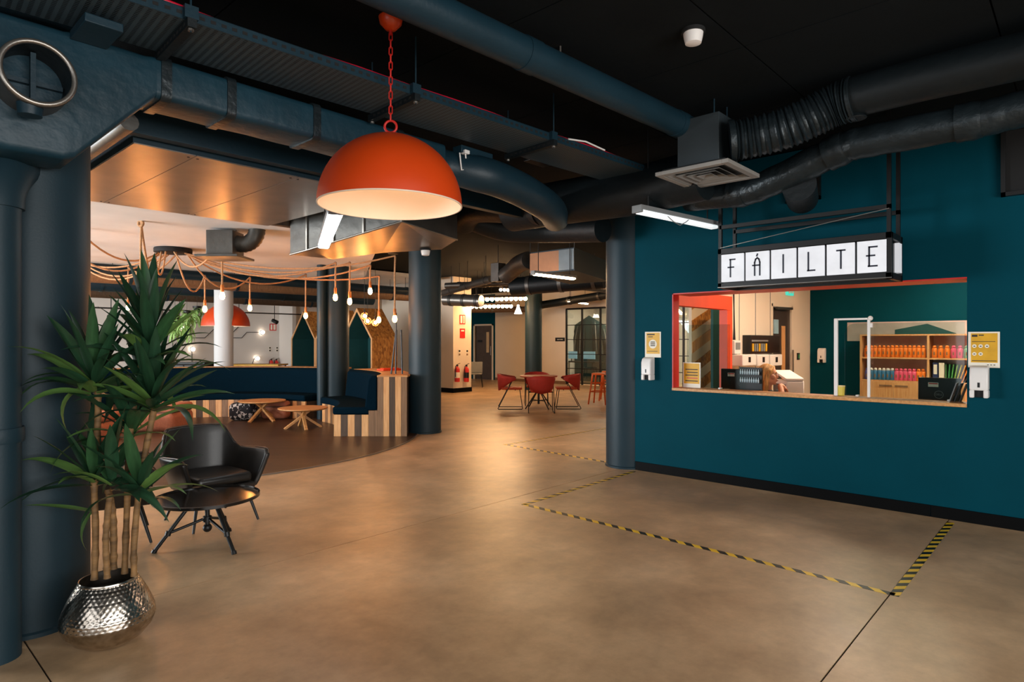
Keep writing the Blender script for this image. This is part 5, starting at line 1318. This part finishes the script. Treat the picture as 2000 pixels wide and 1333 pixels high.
far = dome_lamp(P(441, 637, DF), 44/FPX*DF, 'orange dome pendant lamp half hidden by the pale far column', 3.25, M['bulb_soft'])
MB().cyl((0,0,44/FPX*DF), (0,0,3.25-P(441,637,DF).z), .006, n=6).build('cord', M['black'], far)
# hanging greenery
for (px, py, D, n, lab, sc_) in ((342, 622, 16.5, 80, 'bright green hanging plant left of the far orange pendant', 1.0), (365, 615, 16.0, 90, 'trailing pale green plant hanging beside the far orange pendant', 1.15), (385, 605, 16.8, 60, 'small leafed hanging plant under the crossing pipes', .8)):
    g = thing('hanging_plant', lab, 'plant', P(px, py, D), 0, 'hanging plants in the far room')
    rg = random.Random(px)
    MB().lathe([(.07, -.02), (.11, .06), (.11, .1)], n=16).build('planter', M['black'], g, smooth=40)
    MB().cyl((0,0,.1), (0,0,3.25-P(px,py,D).z), .004, n=5).build('cord', M['black'], g)
    me = leaf_mesh('frond', .3*sc_, .06, .9, M['fern'])
    for k in range(n):
        o = bpy.data.objects.new('frond', me); COL.objects.link(o); o.parent = g
        az, el = rg.uniform(0, 2*PI), rg.uniform(-1.45, .3)
        d = Vector((math.cos(el)*math.cos(az), math.cos(el)*math.sin(az), math.sin(el))); s_ = d.cross(Vector((0,0,1))).normalized(); u = s_.cross(d)
        o.matrix_local = Matrix.Translation((rg.uniform(-.1,.1), rg.uniform(-.1,.1), rg.uniform(-.42*sc_,.1))) @ Matrix((s_, d, u)).transposed().to_4x4()
# far tables behind the banquette
for (px, py, D, hw, hd, m, lab) in ((502, 711, 18.0, .75, .4, 'yellow', 'yellow table top showing above the navy banquette'), (372, 707, 17.0, .55, .35, 'black', 'black cabinet showing above the navy banquette')):
    p = P(px, py, D); t = thing('far_table' if m == 'yellow' else 'far_cabinet', lab, 'table' if m == 'yellow' else 'cabinet', (p.x, p.y, 0), -ANG)
    MB().box(-hw, hw, -hd, hd, p.z-.04, p.z).build('top', M[m], t, bevel=.004)
    if m == 'yellow':
        for sx in (-1, 1):
            for sy in (-1, 1): MB().box(sx*(hw-.06)-.02, sx*(hw-.06)+.02, sy*(hd-.06)-.02, sy*(hd-.06)+.02, 0, p.z-.04).build('leg', M['black'], t)
    else:
        MB().box(-hw+.02, hw-.02, -hd+.02, hd-.02, 0, p.z-.04).build('body', M['black_matte'], t); MB().box(-hw+.05, -.02, -hd, -hd+.02, .1, p.z-.08).build('door', M['black'], t); MB().box(.02, hw-.05, -hd, -hd+.02, .1, p.z-.08).build('door', M['black'], t)
# red signs and extinguishers
def extinguisher(p, rz, label):
    e = thing('fire_extinguisher', label, 'fire extinguisher', p, rz, 'red fire extinguishers')
    MB().lathe([(.06, 0), (.075, .01), (.075, .36), (.06, .41), (.03, .43), (.025, .46)], n=20).build('cylinder', M['red'], e, smooth=50)
    MB().lathe([(.0765, .12), (.0765, .28)], n=20, cap0=False, cap1=False).build('label_band', M['paper'] if 'second' not in label else M['black'], e, smooth=50)
    MB().box(-.02, .02, -.025, .025, .45, .5).build('valve_head', M['black'], e); MB().bar((-.01,0,.5), (.11,0,.54), .02, .012).build('lever', M['black'], e)
    MB().tube([(-.02,0,.47), (-.08,-.02,.46), (-.1,-.03,.35), (-.095,-.03,.15)], .012, 8).build('hose', M['black'], e, smooth=60)
def plate(name, label, cat, c, w_, h_, m, facing, marks):
    """flat wall sign; facing 'Y' or 'X'"""
    s = thing(name, label, cat, c, 0 if facing == 'Y' else -PI/2)
    MB().box(-w_/2, w_/2, -.012, 0, -h_/2, h_/2).build('panel', M[m], s)
    for (u0, u1, v0, v1, mm) in marks: MB().box(-w_/2+u0*w_, -w_/2+u1*w_, -.0135, -.012, -h_/2+v0*h_, -h_/2+v1*h_).build('mark', M[mm], s)
    return s
YP = 13.55
for px, lab in ((893, 'red fire extinguisher with pale label on the cream block'), (911, 'second red fire extinguisher nearer the corner of the cream block')):
    p = PY(px, 746, YP-.09); extinguisher(Vector((p.x, p.y, p.z)), 0, lab)
c = PY(903, 624, YP); plate('fire_sign', 'red and white fire point sign high on the cream block', 'sign', c, .22, .28, 'red', 'Y', ((.12, .40, .12, .88, 'paper'), (.55, .88, .12, .88, 'paper'), (.65, .8, .2, .8, 'red')))
c = PY(903, 651, YP); plate('call_point', 'red call point plate on the cream block', 'sign', c, .2, .28, 'red', 'Y', ((.2, .8, .7, .85, 'paper'),))
for px, lab in ((897, 'small left instruction card above the extinguishers'), (912, 'small right instruction card above the extinguishers')):
    c = PY(px, 689, YP); plate('instruction_card', lab, 'card', c, .09, .2, 'paper', 'Y', ((.15, .85, .6, .9, 'ink'), (.15, .85, .1, .4, 'wood_mid')))
for px, lab in ((530, 'red fire extinguisher on the far white wall'), (540, 'second red fire extinguisher by the far white corner')):
    p = PY(px, 727, YR-.09); extinguisher(p, 0, lab)
c = PY(533, 639, YR); plate('fire_sign', 'red and white fire point sign on the far white wall', 'sign', c, .2*1.3, .2*1.3, 'red', 'Y', ((.12, .40, .12, .88, 'paper'), (.55, .88, .12, .88, 'paper')))
for px, lab in ((527, 'left small card on the far white wall'), (541, 'right small card on the far white wall')):
    c = PY(px, 682, YR); plate('instruction_card', lab, 'card', c, .09, .2, 'paper', 'Y', ((.15, .85, .6, .9, 'ink'), (.15, .85, .1, .4, 'ink')))

# ================================================================== HOUSE SHAPED BOOTHS (front plane X = 9, facing -X)
def booth(y0, y1, label):
    w_ = y1-y0; yc = (y0+y1)/2; X0, dp_ = 9.0, .75; ze, zp = 1.57, 2.33; th = .05
    t = thing('house_booth', label, 'booth', (X0, yc, 0), 0, 'house shaped strand board booths')
    out = [(-w_/2, 0), (w_/2, 0), (w_/2, ze), (0, zp), (-w_/2, ze)]
    inn = [(-w_/2+th, .08), (w_/2-th, .08), (w_/2-th, ze-.02), (0, zp-.09), (-w_/2+th, ze-.02)]
    def shell(name, i, j, m):                      # one face of the house between outline points i and j
        a, b, c_, d_ = out[i], out[j], inn[j], inn[i]
        MB().prism([(0, a[0], a[1]), (0, b[0], b[1]), (0, c_[0], c_[1]), (0, d_[0], d_[1])], (dp_, 0, 0)).build(name, m, t)
    shell('floor_panel', 0, 1, M['osb']); shell('side_panel', 1, 2, M['osb']); shell('roof_panel', 2, 3, M['osb']); shell('roof_panel', 3, 4, M['osb']); shell('side_panel', 4, 0, M['osb'])
    MB().prism([(dp_-.02, a, b) for a, b in inn], (.02, 0, 0)).build('back_panel', M['teal_dark'], t)
    for i in range(5):                             # pale front edging and teal lining
        j = (i+1) % 5; a, b, c_, d_ = out[i], out[j], inn[j], inn[i]
        MB().prism([(-.012, a[0], a[1]), (-.012, b[0], b[1]), (-.012, c_[0], c_[1]), (-.012, d_[0], d_[1])], (.012, 0, 0)).build('front_edge', M['wood_light'], t)
    sh_ = .004
    for i in (1, 2, 3, 4):
        j = (i+1) % 5; c_, d_ = inn[i], inn[j]
        MB().prism([(.002, c_[0]*.995, c_[1]), (dp_-.02, c_[0]*.995, c_[1]), (dp_-.02, d_[0]*.995, d_[1]), (.002, d_[0]*.995, d_[1])], (0, 0, -sh_) if i in (2, 3) else (0, -.004 if c_[0] > 0 else .004, 0)).build('lining', M['teal_dark'], t)
    MB().box(.25, dp_-.02, -w_/2+th, w_/2-th, .40, .46).build('bench_seat', M['wood_z'], t)
booth(15.52, 16.82, 'house shaped strand board booth left of the lounge column')
booth(14.2, 15.5, 'house shaped strand board booth behind the lounge column')
booth(12.88, 14.18, 'house shaped strand board booth with side wall lit by the bulbs')
tag(MB().box(-.12, .3, -.1, .1, 0, .03).box(-.08, .26, -.07, .07, .03, .045).build('orange_tray', M['orange_red'], bevel=.008), 'orange cushion lying on the banquette ledge', 'cushion').location = XF[[o for o in bpy.data.objects if o.name.startswith('curved_banquette')][0].name] @ Vector((3.38*math.cos(D2(27)), 3.38*math.sin(D2(27)), .952))
bp_ = LD((770-CX)/FPX*10.25, 10.25)
tr = thing('tripod_stand', 'black folded tripod leaning behind the striped banquette end', 'tripod', (bp_.x, bp_.y, .963), -ANG)
for (x0, x1) in ((-.05, .02), (.02, .025), (.13, .10)): MB().cyl((x0, 0, 0), (x1+.0, .06, .72), .013, n=8).build('leg', M['black'], tr)
MB().cyl((.02,.05,.70), (.02,.06,1.0), .012, n=8).build('center_pole', M['black'], tr)

# ================================================================== RED CHAIRS, TABLE, STOOLS
M['chair_red'] = mat('red_fabric', 'A82A1C', .7, var=.08, scale=30)
M['chair_or'] = mat('orange_pad', 'C24A22', .65, var=.08, scale=30)
def red_chair(p, rz, label):
    c = thing('dining_chair', label, 'chair', p, rz, 'red shell chairs round the far table')          # faces -y
    poly = [(-.24,-.25), (.24,-.25), (.22,.2), (-.22,.2)]
    MB().prism([(x, y, .43) for x, y in poly], (0,0,.05)).build('seat', M['chair_or'], c, bevel=.02, seg=3)
    vs, fs = [], []; st = [(-.29,-.12,.66,.70), (-.285,.0,.60,.72), (-.25,.13,.50,.745), (-.16,.22,.43,.765), (0,.26,.40,.775)]
    st += [(-a, b, c_, d) for a, b, c_, d in st[-2::-1]]
    for (x, y, z0, z1) in st:
        for k in range(5): u = k/4; vs.append((x*(.92+.1*u), y+.03*u, z0+(z1-z0)*u))
    for i in range(len(st)-1):
        for k in range(4): fs.append((5*i+k, 5*(i+1)+k, 5*(i+1)+k+1, 5*i+k+1))
    o = MB().add(vs, fs).build('back_shell', M['chair_red'], c, smooth=60)
    s_ = o.modifiers.new('solid', 'SOLIDIFY'); s_.thickness = .03; s_.offset = 0
    for sx in (-1, 1):
        MB().tube([(sx*.25,-.2,.43), (sx*.26,-.26,.02), (sx*.26,-.25,.01), (sx*.27,.27,.01), (sx*.27,.28,.02), (sx*.26,-.05,.66), (sx*.27,-.12,.68)], .009, 8).build('sled_frame', M['black'], c, smooth=40)
    MB().cyl((-.25,-.1,.425), (.25,-.1,.425), .009, n=8).build('cross_tube', M['black'], c); MB().cyl((-.25,.1,.425), (.25,.1,.425), .009, n=8).build('cross_tube', M['black'], c)
    return c
DT = 14.0
tc_ = LD((1052-CX)/FPX*DT, DT)
ft = thing('cafe_table', 'round orange topped table on a black pedestal among red chairs', 'table', tc_, -ANG)
MB().lathe([(.02, .70), (.40, .70), (.42, .715), (.42, .73), (.001, .731)], n=40, cap1=False).build('table_top', mat('terracotta_top', 'B8522A', .4), ft, smooth=35)
MB().cyl((0,0,.70), (0,0,.1), .025, n=14).build('post', M['black'], ft, smooth=40)
for k in range(4):
    a = .6+k*PI/2; d = Vector((math.cos(a), math.sin(a), 0)); MB().cyl(d*.02+Vector((0,0,.42)), d*.36+Vector((0,0,.012)), .014, n=8).build('leg', M['black'], ft, smooth=40)
    MB().cyl(Vector((0,0,.18)), d*.22+Vector((0,0,.18)), .009, n=6).build('brace', M['black'], ft)
for (lat, dd, rz, lab) in ((-.62, .0, PI/2, 'red shell chair left of the far round table'), (.64, .05, -PI/2, 'red shell chair right of the far round table'), (.02, -.72, PI, 'red shell chair nearest the viewer at the far table'), (-.02, .7, 0, 'red shell chair on the far side of the round table')):
    p = LD((1052-CX)/FPX*DT+lat, DT+dd); red_chair(p, -ANG+rz, lab)
def stool(px, D, label, rz):
    s = thing('bar_stool', label, 'stool', LD((px-CX)/FPX*D, D), rz, 'orange metal bar stools'); Hs = .74
    m = bpy.data.materials.get('stool_orange') or mat('stool_orange', 'E0641A', .35, .2, var=.05)
    MB().box(-.155, .155, -.155, .155, Hs-.045, Hs).build('seat', m, s, bevel=.02, seg=3)
    for sx in (-1, 1):
        for sy in (-1, 1): MB().tube([(sx*.13, sy*.13, Hs-.03), (sx*.21, sy*.21, .0)], [.022, .018], 6).build('leg', m, s)
    for z_, k in ((.3, .187), (.5, .163)):
        for a, b in (((-k,-k), (k,-k)), ((k,-k), (k,k)), ((k,k), (-k,k)), ((-k,k), (-k,-k))): MB().bar((a[0],a[1],z_), (b[0],b[1],z_), .008, .022).build('rung', m, s)
stool(1171, 15.0, 'orange metal bar stool beside the right column', .3)
stool(1188, 15.9, 'orange metal bar stool half hidden behind the right column', .5)
# grey chair by the far door
p = LD((930-CX)/FPX*20.5, 20.5); gc = thing('side_chair', 'pale grey chair with black legs before the far door', 'chair', p, -ANG)
MB().box(-.26, .2, .1, .14, .46, .82).build('backrest', M['grey_pl'], gc, bevel=.015); MB().box(-.26, .2, -.3, .1, .42, .46).build('seat', M['grey_pl'], gc, bevel=.015)
for sx in (-.22, .16):
    for sy in (-.26, .1): MB().cyl((sx, sy, .42), (sx*1.35, sy*1.2, 0), .012, .01, 8).build('leg', M['black'], gc)

# ================================================================== FAR DOOR, GLASS PARTITION
fd_ = thing('door_1', 'dark brown door with glass slot and pale frame in the teal patch', 'door', (17.4, 17.45, 0)); fd_['kind'] = 'structure'
MB().box(17.44, 17.48, 17.02, 17.93, .01, 2.1).build('door_leaf', mat('far_door_brown', '4A3F38', .5), fd_, world=True)
MB().box(17.43, 17.44, 17.22, 17.36, 1.05, 1.85).build('glass_slot', mat('slot_glass', 'C9B08A', .2), fd_, world=True)
for (y0, y1, z0, z1) in ((16.93, 17.0, 0, 2.16), (17.95, 18.02, 0, 2.16), (16.93, 18.02, 2.1, 2.16)): MB().box(17.36, 17.45, y0, y1, z0, z1).build('door_frame', M['cream'], fd_, world=True)
MB().box(17.425, 17.44, 17.6, 17.85, 1.45, 1.54).build('door_plate', M['black'], fd_, world=True); MB().tube([(17.41, 17.1, .95), (17.41, 17.1, 1.3)], .014, 8).build('pull_handle', M['steel'], fd_, world=True)
c = PX(1094, 663, 17.4); sgn = plate('room_sign', 'small black room sign beside the glass partition', 'sign', c, .42, .13, 'black', 'X', ((.2, .48, .42, .58, 'paper'), (.52, .8, .42, .58, 'paper')))
gp = thing('window_1', 'black framed glass partition of square panes at the far end', 'glass partition', (17.43, 10.7, 0)); gp['kind'] = 'structure'
ys = [8.0, 9.0, 10.0, 11.0, 12.0, 12.75, 13.42]; zs_ = [0.05, .55, 1.05, 1.55, 2.05, 2.6]
for k, y in enumerate(ys): MB().box(17.40, 17.46, y-.025, y+.025, 0, 2.62).build('mullion', M['black'], gp, world=True)
for z_ in zs_: MB().box(17.41, 17.45, ys[0], ys[-1], z_-.012, z_+.012).build('glazing_bar', M['black'], gp, world=True)
MB().box(17.40, 17.46, ys[0], ys[-1], 2.58, 2.64).build('head_rail', M['black'], gp, world=True)
for i in range(len(ys)-1):
    for j in range(len(zs_)-1): MB().box(17.428, 17.432, ys[i]+.025, ys[i+1]-.025, zs_[j]+.012, zs_[j+1]-.012).build('pane', M['glass'], gp, world=True)
# room behind the glass
struct(MB().box(20.6, 20.7, 7, 14.5, 0, 3.0).box(17.52, 20.6, 14.4, 14.5, 0, 3.0).box(17.52, 20.6, 7, 7.1, 0, 3.0).build('wall_glass_room', M['white_wall']), 'white walls of the room behind the glass partition', 'wall')
struct(MB().box(17.52, 20.7, 7, 14.5, 2.95, 3.0).build('ceiling_glass_room', M['white_wall']), 'white ceiling of the room behind the glass', 'ceiling')
ycen = PX(1150, 660, 19.2).y
ct = thing('gable_curtain', 'teal gable shaped curtain hanging behind the glass partition', 'curtain', (19.2, ycen, 0))
wv = .95
poly = [(-wv, 0), (wv, 0), (wv, 1.95), (0, 2.45), (-wv, 1.95)]
MB().prism([(0, a, b) for a, b in poly], (.03, 0, 0)).build('curtain_back', mat('curtain_teal', '1E4A52', .7), ct)
rc = random.Random(5)
for k in range(22):
    y = -wv+.04+k*(2*wv-.08)/21; top_ = 1.95+.48*(1-abs(y)/wv)
    if abs(y) < .16: continue
    MB().tube([(-.02, y*.75, top_-.02), (-.05, y*.9, top_*.75), (-.03, y, 1.0)], [.008, .03, .035], 6).build('fold', M['col_paint'] if k % 3 else M['grey_pl'], ct)
for k, (x, y, lab) in enumerate(((19.0, 12.6, 'added ceiling light panel brightening the room behind the glass'), (19.0, 9.3, 'second added ceiling light panel further along the glass room'))):
    t = thing('added_room_light', lab, 'ceiling light', (x, y, 2.95), 0, 'added glass room ceiling lights')  # unseen panels added to brighten the glass room
    MB().box(-.3, .3, -.6, .6, -.03, 0).build('frame', M['white_pl'], t); MB().box(-.27, .27, -.57, .57, -.036, -.03).build('diffuser', M['office_led'], t)
gt = thing('desk_in_glass_room', 'dark desk with pale screens behind the glass partition', 'desk', (18.6, ycen, 0))
MB().box(-.3, .3, -.9, .8, .72, .76).build('top', M['black'], gt)
for y in (-.8, .7): MB().box(-.28, .28, y, y+.04, 0, .72).build('leg', M['black'], gt)
for y in (-.45, .35): MB().box(-.02, .02, y-.25, y+.25, .85, 1.12).build('screen', mat('pale_screen', '7FA6B4', .4, emit='8FB8C8', estr=.35) if 'pale_screen' not in bpy.data.materials else bpy.data.materials['pale_screen'], gt)
for y in (-.45, .35): MB().cyl((0, y, .76), (0, y, .86), .02, n=8).build('screen_stand', M['black'], gt)

# ================================================================== FAR CEILING: UNIT, MARQUEE LAMPS, BATTENS
fu = thing('fan_coil_unit', 'long ceiling unit orange tan at one end before the far lights', 'ceiling unit', P(1110, 510, 10.6))
pa_, pb2, pc2 = P(1036, 510, 10.4), P(1122, 500, 9.8), P(1190, 515, 11.6)
zt_, zb3 = 2.96, 2.60
def wall2(a, b, z0, z1, m, nm, par, th=.04):
    d = (b-a); d.z = 0; nrm = Vector((-d.y, d.x, 0)).normalized()*th
    MB().prism([Vector((a.x, a.y, z0)), Vector((b.x, b.y, z0)), Vector((b.x, b.y, z1)), Vector((a.x, a.y, z1))], nrm).build(nm, m, par, world=True)
mid = pa_*.33+pb2*.67
MB().prism([Vector((q.x, q.y, zb3)) for q in (pa_, pb2, pc2, pa_+(pc2-pb2))], (0,0,zt_-zb3)).build('unit_body', M['duct_smooth'], fu, world=True)
d_ = (pb2-pa_).normalized(); out_ = Vector((d_.y, -d_.x, 0)).normalized()
if out_.dot(-pa_) < 0: out_ = -out_
MB().prism([Vector((q.x, q.y, z_))+out_*.004 for q, z_ in ((pa_, zb3+.02), (mid, zb3+.02), (mid, zt_-.02), (pa_, zt_-.02))], out_*.01).build('front_panel', mat('unit_tan', 'A8744C', .5), fu, world=True)
MB().prism([Vector((q.x, q.y, z_))+out_*.004 for q, z_ in ((mid, zb3+.02), (pb2, zb3+.02), (pb2, zt_-.02), (mid, zt_-.02))], out_*.012).build('control_panel', mat('unit_grey', '6F777A', .4, .3), fu, world=True)
for q in (pa_, pb2, pc2): MB().cyl(Vector((q.x, q.y, zt_-.05)), Vector((q.x, q.y, ZC)), .008, n=6).build('hanger_rod', M['black'], fu, world=True)
# marquee rows: timber bars with round bulbs
def marquee(a, b, n, label, m='bulb_far', r=.055):
    a, b = Vector(a), Vector(b); t = thing('marquee_light', label, 'light', a, 0, 'rows of bare bulbs at the far end')
    MB().bar(a+Vector((0,0,.07)), b+Vector((0,0,.07)), .1, .06).build('bar', M['wood_dark'], t, world=True)
    for k in range(n): MB().sphere(a+(b-a)*k/(n-1), r, 10, 8).build('bulb', M[m], t, smooth=True, world=True)
    for u in (.1, .9): q = a+(b-a)*u; MB().cyl(q+Vector((0,0,.09)), Vector((q.x, q.y, ZC)), .006, n=6).build('hanger_rod', M['black'], t, world=True)
marquee(P(932, 585, 16.8), P(1026, 583, 17.4), 11, 'upper row of round bulbs before the far dark column')
marquee(P(922, 599, 18.5), P(998, 598, 19.2), 10, 'lower row of round bulbs above the far door')
marquee(P(978, 566, 15.5), P(1026, 568, 16.2), 8, 'short row of bulbs glowing behind the ceiling duct', 'globe', .04)
batten(P(1041, 535, 9.2), P(1122, 547, 9.9), .06, 'bright warm batten of small lamps under the ceiling unit', M['led_warm'])
batten(P(1110, 588, 19.0), P(1147, 595, 20.4), .09, 'short warm batten light above the glass partition', M['led_warm'])
batten(P(1111, 562, 14.0), P(1185, 570, 15.2), .07, 'unlit grey batten under the ceiling left of right column', M['grey_pl'])
batten((10.3, 4.6, 2.9), (11.5, 4.6, 2.9), .09, 'unseen warm batten light added to brighten the passage behind the office', M['led_warm'])  # added lamp out of view, brightens the striped panel
pn = thing('cone_pendant', 'small white cone pendant near the far dark column', 'pendant lamp', P(1012, 613, 20.5))
MB().lathe([(.13, 0), (.05, .2), (.03, .3)], n=20).build('cone_shade', M['globe'], pn, smooth=40); MB().cyl((0,0,.3), (0,0,ZC-P(1012,613,20.5).z), .006, n=6).build('cord', M['black'], pn)
# tangle of far ducts
for k, (a, b, r, m, lab) in enumerate(((P(868, 585, 17), P(940, 588, 16.5), .16, 'steel', 'shiny steel duct at the far end left of the bulb rows'), (P(870, 558, 15), P(1010, 552, 14.5), .07, 'steel_dull', 'grey pipe above the bulb rows'),
        (P(1000, 560, 14), P(1180, 545, 13.2), .2, 'duct_dark', 'broad dark duct behind the warm batten'), (P(1030, 600, 20.6), P(1190, 575, 18), .12, 'duct_dark', 'dark duct above the glass partition'),
        (P(870, 606, 21), P(1030, 604, 22), .1, 'wood_dark', 'dark brown duct above the far door'), (P(865, 572, 16), P(960, 545, 13.4), .08, 'steel_dull', 'slanting grey pipe left of the ceiling unit'))):
    t = thing('far_duct', lab, 'duct', a, 0, 'ducts at the far end'); MB().cyl(a, b, r, n=18).build('duct_run', M[m], t, smooth=40, world=True)
    for u in (.2, .55, .9): q = a+(b-a)*u; e = (b-a).normalized()*.04; MB().cyl(q+Vector((0,0,r)), Vector((q.x, q.y, ZC)), .006, n=6).build('hanger_rod', M['black'], t, world=True); MB().cyl(q-e, q+e, r+.012, n=18).build('joint_band', M['steel_dull'], t, smooth=40, world=True)
fb = thing('far_flex_duct', 'crinkled flexible duct joining the far plenum box', 'duct', P(1000, 515, 11.5))
hs = resample([P(985, 540, 12), P(1000, 528, 11.8), P(1015, 515, 11.4), P(1034, 508, 11.0)], 24)
MB().tube(hs, [.15+(.01 if k % 2 else 0) for k in range(25)], 18).build('flexible_hose', M['steel_dull'], fb, smooth=70, world=True)
c = P(973, 535, 12.1); MB().box(c.x-.1, c.x+.1, c.y-.1, c.y+.1, c.z-.15, c.z+.2).build('plenum_box', M['steel_dull'], fb, world=True)
MB().cyl((c.x, c.y, c.z+.2), (c.x, c.y, ZC), .008, n=6).build('hanger_rod', M['black'], fb, world=True)
